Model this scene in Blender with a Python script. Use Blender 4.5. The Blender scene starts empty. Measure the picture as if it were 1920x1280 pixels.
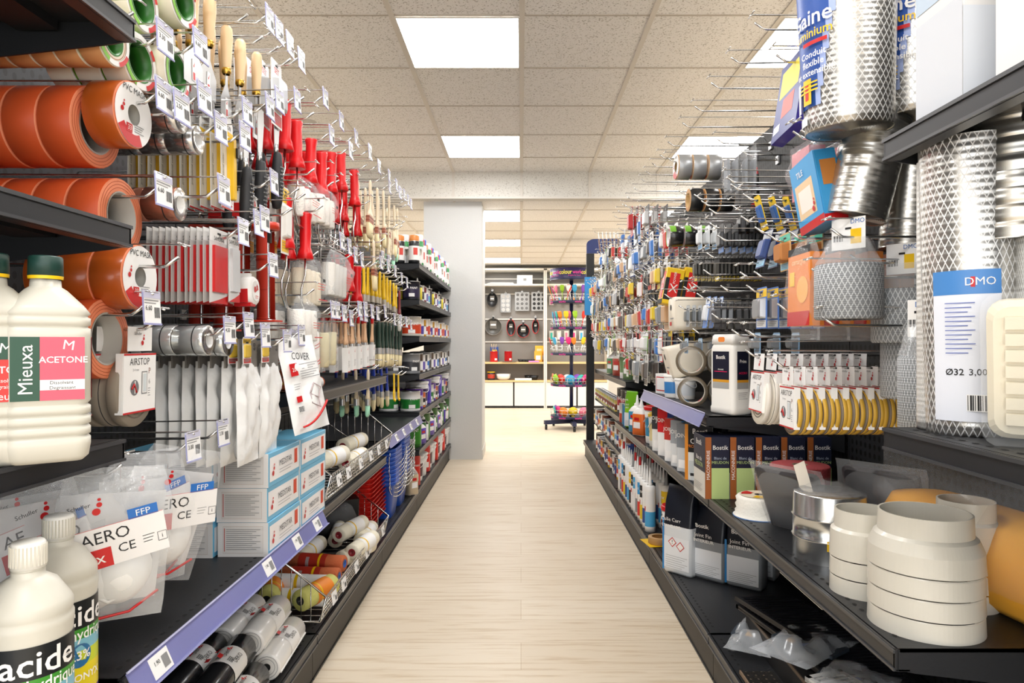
import bpy, math, random
from mathutils import Matrix, Vector, noise
random.seed(7)
S = bpy.context.scene
COL = S.collection
PI = math.pi
F = 1280.0          # focal length in pixels of the 1920 px wide frame (24 mm lens)
EYE = 1.0           # camera height
# ---------------- camera, world, exposure ----------------
cam_d = bpy.data.cameras.new('camera'); cam_d.sensor_width = 36; cam_d.lens = 36*F/1920
cam_d.shift_x = -17/1920; cam_d.shift_y = 3/1920; cam_d.clip_start = 0.05
cam = bpy.data.objects.new('camera', cam_d); COL.objects.link(cam)
cam.location = (0, 0, EYE); cam.rotation_euler = (PI/2, 0, 0); S.camera = cam
S.view_settings.view_transform = 'Standard'; S.view_settings.look = 'None'
S.view_settings.gamma = 1; S.view_settings.use_curve_mapping = False
S.view_settings.exposure = 0.5
wd = bpy.data.worlds.new('world'); S.world = wd; wd.use_nodes = True
wd.node_tree.nodes['Background'].inputs[0].default_value = (0.97, 0.985, 1.0, 1)
wd.node_tree.nodes['Background'].inputs[1].default_value = 2.2    # added fill through the room end left open behind the camera
LAMP = 13.0          # strength of the ceiling light panels
S.cycles.use_denoising = True
S.cycles.max_bounces = 9; S.cycles.diffuse_bounces = 5; S.cycles.transparent_max_bounces = 24
S.cycles.caustics_reflective = False; S.cycles.caustics_refractive = False

# ---------------- materials ----------------
def lin(h):
    h = h.lstrip('#'); o = []
    for i in (0, 2, 4):
        c = int(h[i:i+2], 16)/255
        o.append(c/12.92 if c <= 0.04045 else ((c+0.055)/1.055)**2.4)
    return o
MATS = {}
def M(hexc, rough=0.5, metal=0.0, alpha=1.0, emit=0, spec=0.5, coat=0, bump=0, bs=60):
    k = (hexc, rough, metal, alpha, emit, spec, coat, bump, bs)
    if k in MATS: return MATS[k]
    m = bpy.data.materials.new('surface_'+hexc.lstrip('#')); m.use_nodes = True
    nt = m.node_tree; b = nt.nodes['Principled BSDF']
    c = lin(hexc)
    b.inputs['Base Color'].default_value = (*c, 1); b.inputs['Roughness'].default_value = rough
    b.inputs['Metallic'].default_value = metal; b.inputs['Alpha'].default_value = alpha
    b.inputs['Specular IOR Level'].default_value = spec
    if coat: b.inputs['Coat Weight'].default_value = coat; b.inputs['Coat Roughness'].default_value = 0.08
    if emit: b.inputs['Emission Color'].default_value = (*c, 1); b.inputs['Emission Strength'].default_value = emit
    if bump:
        n = nt.nodes.new('ShaderNodeTexNoise'); n.inputs['Scale'].default_value = bs; n.inputs['Detail'].default_value = 3
        tc = nt.nodes.new('ShaderNodeTexCoord'); nt.links.new(tc.outputs['Object'], n.inputs['Vector'])
        bp = nt.nodes.new('ShaderNodeBump'); bp.inputs['Strength'].default_value = bump; bp.inputs['Distance'].default_value = 0.01
        nt.links.new(n.outputs['Fac'], bp.inputs['Height']); nt.links.new(bp.outputs['Normal'], b.inputs['Normal'])
    MATS[k] = m
    return m
WHITE = M('#f2f0ec', .45); OFFW = M('#e6e2d8', .5); PAPER = M('#f4f3f1', .6); BLK = M('#131416', .4)
INK = M('#1c1c1e', .6); RED = M('#c8191c', .38); REDP = M('#d8171c', .32); YEL = M('#f2c40e', .4); ORG = M('#e2632c', .5)
CHROME = M('#d8d8d6', .22, 1.0); STEEL = M('#c4c5c6', .32, 1.0); BLUE = M('#1c4fa8', .4); NAVY = M('#151b33', .45)
GREY = M('#8d8d8d', .5); DGREY = M('#3c3d40', .45); GREEN = M('#1d7a2e', .45); SKY = M('#74b9dd', .5)
WOOD = M('#e6c79c', .42, bump=.05, bs=30); BRASS = M('#c9a24a', .3, 1.0); PURP = M('#5b3a96', .4); LIME = M('#b9cf86', .5)
FILM = M('#f4f6f8', .1, 0, .13, spec=1, bump=.7, bs=38); FILM2 = M('#eef1f3', .12, 0, .26, spec=.9, bump=.5, bs=40)
CLEAR = M('#f6f8fa', .08, 0, .09, spec=.8); RAILP = M('#8b8ec6', .15, 0, .78, spec=.6)
SHELFM = M('#26272a', .42, .2, bump=.03, bs=200); SHELFE = M('#2d2e31', .35, .3); HOLE = M('#050505', .8); LIP_HIGHLIGHT = M('#4c4d50', .3, .4)
KICK = M('#2e2b26', .5, .2)

def nodes_of(m):
    nt = m.node_tree; return nt, nt.nodes['Principled BSDF']
def mathn(nt, op, a, b=None):
    n = nt.nodes.new('ShaderNodeMath'); n.operation = op
    for i, x in enumerate((a, b)):
        if x is None: continue
        if isinstance(x, (int, float)): n.inputs[i].default_value = x
        else: nt.links.new(x, n.inputs[i])
    return n.outputs[0]
def ramp(nt, fac, stops):
    r = nt.nodes.new('ShaderNodeValToRGB'); nt.links.new(fac, r.inputs[0])
    e = r.color_ramp.elements
    while len(e) < len(stops): e.new(0.5)
    for q, (p, c) in zip(e, stops): q.position = p; q.color = (*lin(c), 1)
    return r.outputs[0]
def floor_mat():
    m = bpy.data.materials.new('oak_planks'); m.use_nodes = True; nt, b = nodes_of(m); L = nt.links.new
    tc = nt.nodes.new('ShaderNodeTexCoord')
    br = nt.nodes.new('ShaderNodeTexBrick'); L(tc.outputs['Object'], br.inputs['Vector'])
    br.inputs['Scale'].default_value = 1; br.inputs['Brick Width'].default_value = 1.25; br.inputs['Row Height'].default_value = .19
    br.inputs['Mortar Size'].default_value = .0012; br.inputs['Mortar Smooth'].default_value = .3
    br.inputs['Color1'].default_value = (*lin('#e0d0b8'), 1); br.inputs['Color2'].default_value = (*lin('#e7d9c3'), 1); br.inputs['Mortar'].default_value = (*lin('#c9b394'), 1)
    mp = nt.nodes.new('ShaderNodeMapping'); L(tc.outputs['Object'], mp.inputs['Vector']); mp.inputs['Scale'].default_value = (1.1, 16, 1)
    n = nt.nodes.new('ShaderNodeTexNoise'); L(mp.outputs[0], n.inputs['Vector']); n.inputs['Scale'].default_value = 3; n.inputs['Detail'].default_value = 7; n.inputs['Roughness'].default_value = .62
    g = ramp(nt, n.outputs['Fac'], [(.3, '#d9c8ae'), (.5, '#ffffff'), (.75, '#ffffff')])
    mx = nt.nodes.new('ShaderNodeMix'); mx.data_type = 'RGBA'; mx.blend_type = 'MULTIPLY'; mx.inputs[0].default_value = .75
    L(br.outputs['Color'], mx.inputs[6]); L(g, mx.inputs[7]); L(mx.outputs[2], b.inputs['Base Color'])
    b.inputs['Roughness'].default_value = .42; b.inputs['Specular IOR Level'].default_value = .4
    return m
def tile_mat(c1='#f1efec', c2='#b3aea6'):
    m = bpy.data.materials.new('mineral_tile'); m.use_nodes = True; nt, b = nodes_of(m); L = nt.links.new
    tc = nt.nodes.new('ShaderNodeTexCoord')
    n = nt.nodes.new('ShaderNodeTexNoise'); L(tc.outputs['Object'], n.inputs['Vector']); n.inputs['Scale'].default_value = 130; n.inputs['Detail'].default_value = 2
    L(ramp(nt, n.outputs['Fac'], [(.33, c2), (.43, c1), (1, c1)]), b.inputs['Base Color']); b.inputs['Roughness'].default_value = .9
    bp = nt.nodes.new('ShaderNodeBump'); bp.inputs['Strength'].default_value = .25; bp.inputs['Distance'].default_value = .004
    L(n.outputs['Fac'], bp.inputs['Height']); L(bp.outputs[0], b.inputs['Normal'])
    return m
def grid_mat(name, base, dot, p, r, ax=('Y', 'Z'), rough=.45, metal=0, alpha=None):
    """dots or holes on a square pitch, in object space"""
    m = bpy.data.materials.new(name); m.use_nodes = True; nt, b = nodes_of(m); L = nt.links.new
    tc = nt.nodes.new('ShaderNodeTexCoord'); sp = nt.nodes.new('ShaderNodeSeparateXYZ'); L(tc.outputs['Object'], sp.inputs[0])
    q = [mathn(nt, 'POWER', mathn(nt, 'SUBTRACT', mathn(nt, 'FRACT', mathn(nt, 'DIVIDE', sp.outputs[a], p)), .5), 2) for a in ax]
    d = mathn(nt, 'LESS_THAN', mathn(nt, 'ADD', mathn(nt, 'MULTIPLY', q[0], 1.8), q[1]), r*r)
    mx = nt.nodes.new('ShaderNodeMix'); mx.data_type = 'RGBA'; L(d, mx.inputs[0])
    mx.inputs[6].default_value = (*lin(base), 1); mx.inputs[7].default_value = (*lin(dot), 1)
    L(mx.outputs[2], b.inputs['Base Color']); b.inputs['Roughness'].default_value = rough; b.inputs['Metallic'].default_value = metal
    return m
def net_mat(name, base, line, p, w, metal=0, rough=.4, ribs=0):
    """diamond net lines over a body, cylindrical in object space (angle, z); ribs = ring pitch"""
    m = bpy.data.materials.new(name); m.use_nodes = True; nt, b = nodes_of(m); L = nt.links.new
    tc = nt.nodes.new('ShaderNodeTexCoord'); sp = nt.nodes.new('ShaderNodeSeparateXYZ'); L(tc.outputs['Object'], sp.inputs[0])
    ang = mathn(nt, 'MULTIPLY', mathn(nt, 'ARCTAN2', sp.outputs['Y'], sp.outputs['X']), .075)
    z = mathn(nt, 'MULTIPLY', sp.outputs['Z'], .62)
    out = None
    for s in (1, -1):
        f = mathn(nt, 'FRACT', mathn(nt, 'DIVIDE', mathn(nt, 'ADD', ang, mathn(nt, 'MULTIPLY', z, s)), p))
        d = mathn(nt, 'LESS_THAN', mathn(nt, 'ABSOLUTE', mathn(nt, 'SUBTRACT', f, .5)), w)
        out = d if out is None else mathn(nt, 'MAXIMUM', out, d)
    mx = nt.nodes.new('ShaderNodeMix'); mx.data_type = 'RGBA'; L(out, mx.inputs[0])
    mx.inputs[6].default_value = (*lin(base), 1); mx.inputs[7].default_value = (*lin(line), 1)
    L(mx.outputs[2], b.inputs['Base Color']); b.inputs['Roughness'].default_value = rough
    L(mathn(nt, 'MULTIPLY', mathn(nt, 'SUBTRACT', 1, out), metal), b.inputs['Metallic'])
    if ribs:
        s = mathn(nt, 'SINE', mathn(nt, 'MULTIPLY', sp.outputs['Z'], 2*PI/ribs))
        bp = nt.nodes.new('ShaderNodeBump'); bp.inputs['Strength'].default_value = .35; bp.inputs['Distance'].default_value = .0006
        L(s, bp.inputs['Height']); L(bp.outputs[0], b.inputs['Normal'])
    return m
FLOORM = floor_mat(); TILEM = tile_mat(); FASCIAM = tile_mat('#d9d6cf', '#b7b2aa')
PEGM = grid_mat('pegboard_black', '#26272a', '#000000', .025, .33, rough=.5)
PLASTER = M('#cfcfcd', .85, bump=.08, bs=90)

# ---------------- mesh builder ----------------
CF = Matrix(((0, 0, 1, 0), (1, 0, 0, 0), (0, 1, 0, 0), (0, 0, 0, 1)))   # (u right, v up, w out) -> front faces +X
ALV = Matrix.Rotation(-PI/2, 4, 'X')                                       # z axis -> v axis
AX_X = Matrix.Rotation(PI/2, 4, 'Y'); AX_Y = Matrix.Rotation(-PI/2, 4, 'X')
def T(x=0, y=0, z=0): return Matrix.Translation((x, y, z))
def R(a, ax='Z'): return Matrix.Rotation(math.radians(a), 4, ax)
TXT = {}
def text_geo(s, bold):
    bold = 0.0 if 'M' in s else bold
    k = (s, bold)
    if k not in TXT:
        c = bpy.data.curves.new('t', 'FONT'); c.body = s; c.size = 1; c.align_x = 'CENTER'; c.align_y = 'CENTER'; c.resolution_u = 2; c.offset = min(bold, .012)
        o = bpy.data.objects.new('t', c); me = bpy.data.meshes.new_from_object(o)
        TXT[k] = ([tuple(v.co) for v in me.vertices], [tuple(p.vertices) for p in me.polygons])
        bpy.data.objects.remove(o); bpy.data.meshes.remove(me); bpy.data.curves.remove(c)
    return TXT[k]
class MB:
    def __init__(s, T0=None): s.v = []; s.f = []; s.mi = []; s.sm = []; s.mats = []; s.T = T0 or Matrix()
    def mat(s, m):
        if m not in s.mats: s.mats.append(m)
        return s.mats.index(m)
    def add(s, vs, fs, m, smooth=False, X=None):
        A = s.T @ X if X is not None else s.T
        n = len(s.v); s.v += [tuple(A @ Vector(p)) for p in vs]
        ms = m if isinstance(m, list) else None
        for i, f in enumerate(fs):
            s.f.append([n+q for q in f]); s.mi.append(s.mat(ms[i] if ms else m)); s.sm.append(smooth)
        return s
    def box(s, c, d, m, X=None):
        x, y, z = c; a, b, e = d[0]/2, d[1]/2, d[2]/2
        vs = [(x+i*a, y+j*b, z+k*e) for i in (-1, 1) for j in (-1, 1) for k in (-1, 1)]
        return s.add(vs, [(0, 1, 3, 2), (4, 6, 7, 5), (0, 4, 5, 1), (2, 3, 7, 6), (0, 2, 6, 4), (1, 5, 7, 3)], m, X=X)
    def poly(s, pts, m, X=None): return s.add(pts, [tuple(range(len(pts)))], m, X=X)
    def rect(s, u0, v0, u1, v1, w, m, X=None): return s.add([(u0, v0, w), (u1, v0, w), (u1, v1, w), (u0, v1, w)], [(0, 1, 2, 3)], m, X=X)
    def prism(s, pts, z0, z1, m, X=None, side=None):
        n = len(pts); vs = [(p[0], p[1], z0) for p in pts]+[(p[0], p[1], z1) for p in pts]
        fs = [tuple(reversed(range(n))), tuple(range(n, 2*n))]+[(i, (i+1) % n, n+(i+1) % n, n+i) for i in range(n)]
        return s.add(vs, fs, [m, m]+[side or m]*n, X=X)
    def lathe(s, prof, m, seg=24, X=None, a0=0, a1=2*PI, smooth=True):
        full = abs(a1-a0-2*PI) < 1e-6; na = seg if full else seg+1
        vs = []; idx = []
        for r, z in prof:
            if r < 1e-7: idx.append([len(vs)]*na); vs.append((0, 0, z))
            else:
                idx.append(list(range(len(vs), len(vs)+na)))
                for i in range(na):
                    a = a0+(a1-a0)*i/seg; vs.append((r*math.cos(a), r*math.sin(a), z))
        fs = []; ms = []
        for j in range(len(prof)-1):
            mm = m[j] if isinstance(m, (list, tuple)) else m
            for i in range(seg):
                k = (i+1) % na if full else i+1
                q = [idx[j][i], idx[j][k], idx[j+1][k], idx[j+1][i]]; u = []
                for e in q:
                    if e not in u: u.append(e)
                if len(u) > 2: fs.append(tuple(u)); ms.append(mm)
        return s.add(vs, fs, ms, smooth, X)
    def tube(s, pts, r, m, seg=6):
        pts = [Vector(p) for p in pts]; vs = []; n = len(pts); ref = None
        for i, p in enumerate(pts):
            t = ((pts[min(i+1, n-1)]-p).normalized()+(p-pts[max(i-1, 0)]).normalized())
            t = t.normalized() if t.length > 1e-6 else Vector((0, 0, 1))
            if ref is None: ref = t.orthogonal().normalized()
            ref = (ref-t*ref.dot(t)).normalized(); b = t.cross(ref)
            for j in range(seg):
                a = 2*PI*j/seg; vs.append(tuple(p+(ref*math.cos(a)+b*math.sin(a))*r))
        fs = [(i*seg+j, i*seg+(j+1) % seg, (i+1)*seg+(j+1) % seg, (i+1)*seg+j) for i in range(n-1) for j in range(seg)]
        fs += [tuple(reversed(range(seg))), tuple(range((n-1)*seg, n*seg))]
        return s.add(vs, fs, m, True)
    def loft(s, lv, m, k=3, X=None, smooth=False, cap=True):
        """levels (z, half x, half y, corner radius[, cx, cy]) joined along z"""
        vs = []; n = 4*(k+1)
        for L in lv:
            z, hx, hy, rc = L[:4]; cx, cy = (L[4], L[5]) if len(L) > 4 else (0, 0); rc = min(rc, hx, hy)
            for q, (sx, sy) in enumerate(((1, 1), (-1, 1), (-1, -1), (1, -1))):
                for i in range(k+1):
                    a = q*PI/2+i*PI/2/k; vs.append((cx+sx*(hx-rc)+rc*math.cos(a), cy+sy*(hy-rc)+rc*math.sin(a), z))
        fs = []; ms = []
        for j in range(len(lv)-1):
            for i in range(n):
                fs.append((j*n+i, j*n+(i+1) % n, (j+1)*n+(i+1) % n, (j+1)*n+i)); ms.append(m[j] if isinstance(m, (list, tuple)) else m)
        if cap:
            fs += [tuple(reversed(range(n))), tuple(range((len(lv)-1)*n, len(lv)*n))]; ms += [ms[0], ms[-1]]
        return s.add(vs, fs, ms, smooth, X)
    def text(s, st, size, u, v, w, m, X=None, bold=0.0, rot=0, cyl=0, sx=1):
        vs, fs = text_geo(st, bold); c, q = math.cos(math.radians(rot)), math.sin(math.radians(rot)); o = []
        for x, y, z in vs:
            x *= size*sx; y *= size; x, y = u+x*c-y*q, v+x*q+y*c
            if cyl: o.append(((cyl+w)*math.sin(x/cyl), y, (cyl+w)*math.cos(x/cyl)-cyl))
            else: o.append((x, y, w))
        return s.add(o, fs, m, X=X)
    def pillow(s, w, h, d, m, nu=9, nv=11, seed=0, crump=.2, pinch=0, X=None, back=.5, sag=.0):
        """film bag: top edge at v=0, bottom at -h, centre bulges by d in front and back*d behind"""
        vs = []; 
        for side, dd in ((1, d), (-1, d*back)):
            for j in range(nv):
                t = j/(nv-1)
                ww = w*(1-pinch*(1-min(1, t*3))**2)
                for i in range(nu):
                    q = i/(nu-1); b = max(0, (1-(2*q-1)**4))*max(0, (1-abs(2*min(1, t*(1-sag)+sag*t*t)-1)**3))
                    n = noise.noise(Vector((q*4+seed, t*5, side*3+seed)))*crump*d*2
                    e = 0 if (i in (0, nu-1) or j in (0, nv-1)) else 1
                    vs.append(((q-.5)*ww+noise.noise(Vector((t*4, seed, 9)))*w*.03*crump*3, -h*t, side*(dd*b+n*e)*1.0))
        N = nu*nv; fs = []
        for a in (0, N):
            for j in range(nv-1):
                for i in range(nu-1):
                    f = (a+j*nu+i, a+(j+1)*nu+i, a+(j+1)*nu+i+1, a+j*nu+i+1); fs.append(f if a == 0 else f[::-1])
        return s.add(vs, fs, m, True, X)
    def mesh(s, name):
        me = bpy.data.meshes.new(name); me.from_pydata(s.v, [], s.f)
        for m in s.mats: me.materials.append(m)
        me.polygons.foreach_set('material_index', s.mi); me.polygons.foreach_set('use_smooth', s.sm); me.update()
        return me

# ---------------- objects ----------------
ORD = ['first', 'second', 'third', 'fourth', 'fifth', 'sixth', 'seventh', 'eighth', 'ninth', 'tenth', 'eleventh', 'twelfth', 'thirteenth', 'fourteenth', 'fifteenth',
       'sixteenth', 'seventeenth', 'eighteenth', 'nineteenth', 'twentieth', 'twenty-first', 'twenty-second', 'twenty-third', 'twenty-fourth', 'twenty-fifth', 'twenty-sixth']
def tag(o, label, cat, group=None, kind=None):
    for a, b in ((' from the aisle', ' back'), (' of the crowd', ''), ('glowing ', ''), ('long chrome', 'chrome'), (' that holds the ', ' for the '), (' in the crowded bays', ' in the crowd'), (' beyond the step', ' beyond step')):
        if len(label.replace('-', ' ').split()) > 15: label = label.replace(a, b)
    label = ' '.join(label.split()[:16])
    o['label'] = label; o['category'] = cat
    if group: o['group'] = group
    if kind: o['kind'] = kind
    return o
def struct(name, mb, label, cat):
    o = bpy.data.objects.new(name, mb.mesh(name)); COL.objects.link(o); return tag(o, label, cat, None, 'structure')
def empty(name, loc=(0, 0, 0), rot=(0, 0, 0)):
    o = bpy.data.objects.new(name, None); COL.objects.link(o); o.location = loc; o.rotation_euler = [math.radians(a) for a in rot]; o.empty_display_size = .02
    return o
def part(name, mb, parent, label=None, at=None):
    o = bpy.data.objects.new(name, mb.mesh(name)); COL.objects.link(o); o.parent = parent
    if label: o['label'] = label
    if at is not None: o.location = at
    return o
PROTO = {}
def copy_of(root):
    r = root.copy(); COL.objects.link(r)
    if 'group' in r: del r['group']
    for ch in KIDS[root.name]:
        c = ch.copy(); COL.objects.link(c); c.parent = r
        for g in KIDS.get(ch.name, ()):
            d = g.copy(); COL.objects.link(d); d.parent = c
    return r
KIDS = {}
def put(key, build, loc, rot, label, cat, group=None):
    """the first call builds the thing, later calls copy it with all its parts"""
    if key not in PROTO:
        before = set(o.name for o in COL.objects)
        r = build(); PROTO[key] = r
        for o in [q for q in COL.objects if q.name not in before]:
            if o.parent: KIDS.setdefault(o.parent.name, []).append(o)
        KIDS.setdefault(r.name, [])
    else: r = copy_of(PROTO[key])
    r.location = loc; r.rotation_euler = [math.radians(a) for a in rot]
    return tag(r, label, cat, group)
def Yat(px, X): return F*X/(px-977)
def Zat(py, Y): return EYE-(py-643)*Y/F
def Xat(px, Y): return (px-977)*Y/F
# ================= the room =================
CZ, CZ2, YB = 2.442, 2.215, 5.75; TW = .574
LX, RX = -.603, .555            # front edges of the shelves, left and right run
LP, RP = -1.02, .97             # faces of the perforated back panels
JY = [-1.01, 0.0, 1.01, 2.02, 3.03, 4.04, 5.05, 5.86]
JR = [-1.01, 0.0, 1.01, 2.02, 3.03, 4.04, 5.06, 6.08]
XW0, XW1, Y0, Y1 = -4.2, 4.2, -3.2, 10.95
struct('floor', MB().box((0, (Y0+Y1)/2, -.05), (XW1-XW0, Y1-Y0, .1), FLOORM), 'pale oak plank floor running down the aisle', 'floor')
b = MB().box((0, (Y0+YB)/2, CZ+.05), (XW1-XW0, YB-Y0, .1), TILEM)
struct('ceiling', b, 'speckled mineral tile ceiling over the aisle', 'ceiling')
b = MB().box((0, (YB+.1+Y1)/2, CZ2+.05), (XW1-XW0, Y1-YB-.1, .1), TILEM)
struct('ceiling_far', b, 'lower mineral tile ceiling beyond the pillar', 'ceiling')
BAR = M('#dcd6cc', .6)
b = MB()
for k in range(-7, 8): b.box((k*TW+.004, (Y0+YB)/2, CZ-.002), (.024, YB-Y0, .008), BAR)
for k in range(-10, 5): b.box((0, 3.0+k*TW, CZ-.001), (XW1-XW0, .010, .005), M('#b9b0a4', .7))
struct('trim_1', b, 'beige grid bars between the ceiling tiles over the aisle', 'ceiling grid')
b = MB()
for k in range(-7, 8): b.box((k*TW+.004, (YB+.1+Y1)/2, CZ2-.002), (.024, Y1-YB-.1, .008), BAR)
for k in range(0, 9): b.box((0, 6.22+k*.582, CZ2-.001), (XW1-XW0, .010, .005), M('#b9b0a4', .7))
struct('trim_2', b, 'beige grid bars between the lower ceiling tiles', 'ceiling grid')
b = MB().box((0, YB+.05, (CZ2+CZ)/2+.02), (XW1-XW0, .1, CZ-CZ2+.04), FASCIAM)
for k in range(-7, 8): b.box((k*TW+.004, YB-.002, (CZ2+CZ)/2), (.022, .008, CZ-CZ2), M('#d3cdc4', .6))
b.box((0, YB-.002, CZ2+.008), (XW1-XW0, .012, .016), M('#dcd7cf', .6))
struct('wall_bulkhead', b, 'tiled step where the ceiling drops above the pillar', 'bulkhead')
WALLM = M('#d9d5cd', .85, bump=.05, bs=80)
struct('wall_left', MB().box((XW0-.05, (Y0+Y1)/2, 1.3), (.1, Y1-Y0, 2.6), WALLM), 'plain wall of the shop on the left', 'wall')
struct('wall_right', MB().box((XW1+.05, (Y0+Y1)/2, 1.3), (.1, Y1-Y0, 2.6), WALLM), 'plain wall of the shop on the right', 'wall')
struct('wall_back', MB().box((0, Y1+.05, 1.3), (XW1-XW0, .1, 2.6), WALLM), 'wall behind the white shelving', 'wall')
b = MB().box((-.587, 6.12, CZ2/2), (.50, .50, CZ2), PLASTER)
b.box((-.337+.003, 6.12, .04), (.006, .5, .08), M('#cfccc7', .6))
struct('pillar', b, 'grey plastered square pillar at the end of the left shelves', 'pillar')
LIT = M('#ffffff', .4, emit=LAMP); FRAME = M('#d9d4cb', .5)
def light_panel():
    r = empty('ceiling_light'); h = TW/2-.017
    m = MB().rect(-h, -h, h, h, 0, LIT, X=R(180, 'X')); part('diffuser', m, r)
    f = MB()
    for a in (-1, 1):
        f.box((a*(h+.004), 0, .001), (.008, 2*h+.016, .006), FRAME); f.box((0, a*(h+.004), .001), (2*h, .008, .006), FRAME)
    part('frame', f, r); return r
names = {0: 'in the tile column above the aisle', 1: 'above the right shelves', -1: 'over the left neighbouring aisle', 2: 'over the right neighbouring aisle'}
for kx in (-1, 0, 1, 2):
    for i, y in enumerate((-2.166, -.444, 1.278, 3.0, 4.722)):
        put('lp', light_panel, (-.287+.004+kx*3*TW, y+TW/2, CZ-.006), (0, 0, 0), 'glowing square ceiling panel '+names[kx]+', '+ORD[4-i]+' back from the tiled step', 'ceiling light', 'ceiling light panels')
    for i, y in enumerate((6.22, 7.966, 9.712)):
        put('lp', light_panel, (-.287+.004+kx*3*TW, y+TW/2, CZ2-.006), (0, 0, 0), 'glowing square panel in the lower ceiling '+names[kx]+', '+ORD[i]+' beyond the step', 'ceiling light', 'ceiling light panels')
b = MB().lathe([(0, -.012), (.05, -.012), (.062, -.006), (.066, 0)], M('#c9c4bc', .5), 28, T(-1.4, 4.45, CZ))
o = bpy.data.objects.new('ceiling_speaker', b.mesh('cs')); COL.objects.link(o); tag(o, 'small round speaker flush in the ceiling left of the panels', 'speaker')

# ================= shelving runs =================
def shelf_mesh(d, w, slots, near=True):
    """origin at the front top edge, middle of the width; the shelf reaches back along -x"""
    b = MB(); b.box((-d/2-.004, 0, -.002), (d-.006, w-.006, .004), SHELFM)
    b.box((-.002, 0, -.016), (.004, w-.006, .032), SHELFE)
    b.box((.0012, 0, -.003), (.003, w-.006, .005), LIP_HIGHLIGHT); b.box((.0012, 0, -.030), (.003, w-.006, .004), LIP_HIGHLIGHT)  # lighter lines paint the highlights along the lip grooves
    b.box((-.012, 0, -.031), (.02, w-.006, .003), SHELFE)
    for s in (-1, 1): b.box((-d/2, s*(w/2-.005), -.016), (d-.01, .004, .032), SHELFM)
    for q in (.3, .62): b.box((-d*q, 0, -.011), (.06, w-.03, .016), M('#1a1a1c', .5))
    if slots:
        n = int((w-.06)/.0255)
        for i in range(n):
            y = -w/2+.04+i*.0255
            b.lathe([(0, 0), (.0055, 0)], HOLE, 8, T(-.026, y, .0006) @ Matrix.Diagonal((.7, 1, 1, 1)), smooth=False)
    return b
def bracket_mesh(d):
    return MB().prism([(0, 0), (-d+.01, 0), (-d+.01, -.11), (-d*.55, -.06), (-.03, -.036), (0, -.03)], -.0015, .0015, SHELFM, X=R(90, 'X'))
def rail_mesh(w, tags, tagmat):
    b = MB(); a = math.radians(24)
    X = T(.004, 0, .006) @ R(-24, 'Y')
    b.box((.0008, 0, -.021), (.0016, w, .044), RAILP, X=X); b.box((.0035, 0, -.042), (.004, w, .003), M('#9fa2d0', .2, 0, .9), X=X); b.box((.0035, 0, .002), (.003, w, .003), M('#c9caec', .2, 0, .9), X=X)
    for y in tags:
        b.box((.0022, y, -.021), (.0008, .055, .034), PAPER, X=X)
        b.text('1.90', .010, -.010, 0, 0, INK, X=X @ T(.0031, y, -.017) @ CF); b.rect(.004, -.012, .022, .008, 0, GREY, X=X @ T(.0031, y, -.02) @ CF)
    return b
def bay(side, i, shelves, top, basefront=None, desc=''):
    """shelves: (z, front x, rail tags or None)"""
    J = JY if side < 0 else JR; y0, y1 = J[i], J[i+1]; w = y1-y0; ym = (y0+y1)/2
    xp = LP if side < 0 else RP; xf = LX if side < 0 else RX
    r = empty('shelving_bay', (xp, ym, 0), (0, 0, 0 if side < 0 else 180))
    tag(r, desc, 'shelving', 'black metal shelving bays')
    part('back_panel', MB().box((-.012, 0, (top+.14)/2), (.02, w-.006, top-.14), PEGM), r)
    for s in (-1, 1):
        u = MB().box((-.045, s*(w/2-.0155), top/2), (.045, .027, top), BLK)
        part('upright', u, r)
    d = abs(xf-xp)
    k = MB().box((d-.02, 0, .055), (.012, w-.004, .11), KICK); k.box((d-.013, 0, .004), (.004, w-.004, .006), BLK)
    part('kick_plate', k, r)
    bs = shelf_mesh(d, w, i < 5); part('base_shelf', bs, r, at=(d, 0, .14))
    for (z, x, tg) in shelves:
        dd = abs(x-xp); s = part('shelf', shelf_mesh(dd, w, i < 4), r, at=(dd, 0, z))
        for q in (-1, 1): part('bracket', bracket_mesh(dd), s, at=(0, q*(w/2-.006), 0))
        if tg is not None: part('price_rail', rail_mesh(w-.01, tg, PAPER), s, 'clear violet price rail')
    return r
LEFTB = [bay(-1, 1, [(.50, -.585, None), (.859, -.585, None), (1.173, -.575, None), (1.475, -.57, None)], 1.9, desc='black shelving bay with the acid and acetone bottles'),
 bay(-1, 2, [(.50, -.592, [-.42, .05, .25, .42])], 1.85, desc='black perforated bay with the face mask bags and blue boxes'),
 bay(-1, 3, [(.855, -.598, None), (.50, -.598, None)], 1.85, desc='black perforated bay with roller frames and wire baskets'),
 bay(-1, 4, [(.565, -.603, [-.3, -.1, .12, .33])], 1.85, desc='black perforated bay with paint brushes and blue buckets'),
 bay(-1, 5, [(1.475, -.603, None), (1.26, -.603, None), (1.04, -.603, None), (.815, -.603, None), (.59, -.603, None), (.365, -.603, None)], 1.66, desc='black bay of paint tins between the brushes and the last bay'),
 bay(-1, 6, [(1.475, -.603, None), (1.26, -.603, None), (1.04, -.603, None), (.815, -.603, None), (.59, -.603, None), (.365, -.603, None)], 1.66, desc='black bay of paint tins against the grey pillar')]
bay(1, 1, [(.876, .535, None), (1.30, .535, None)], 1.84, desc='black shelving bay with the tall tubes and the white carton')
bay(1, 2, [(.545, .555, None)], 1.84, desc='black perforated bay with the white plastic reducers')
bay(1, 3, [(.545, .555, None), (.784, .55, [])], 1.84, desc='black perforated bay with the dark powder boxes and brown tape')
bay(1, 4, [(.54, .555, None)], 1.84, desc='black perforated bay with glue bottles and sealant cartridges')
bay(1, 5, [(.77, .62, None), (.53, .62, None), (.31, .62, None)], 1.84, desc='black perforated bay with wood stain tins on short shelves')
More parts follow.
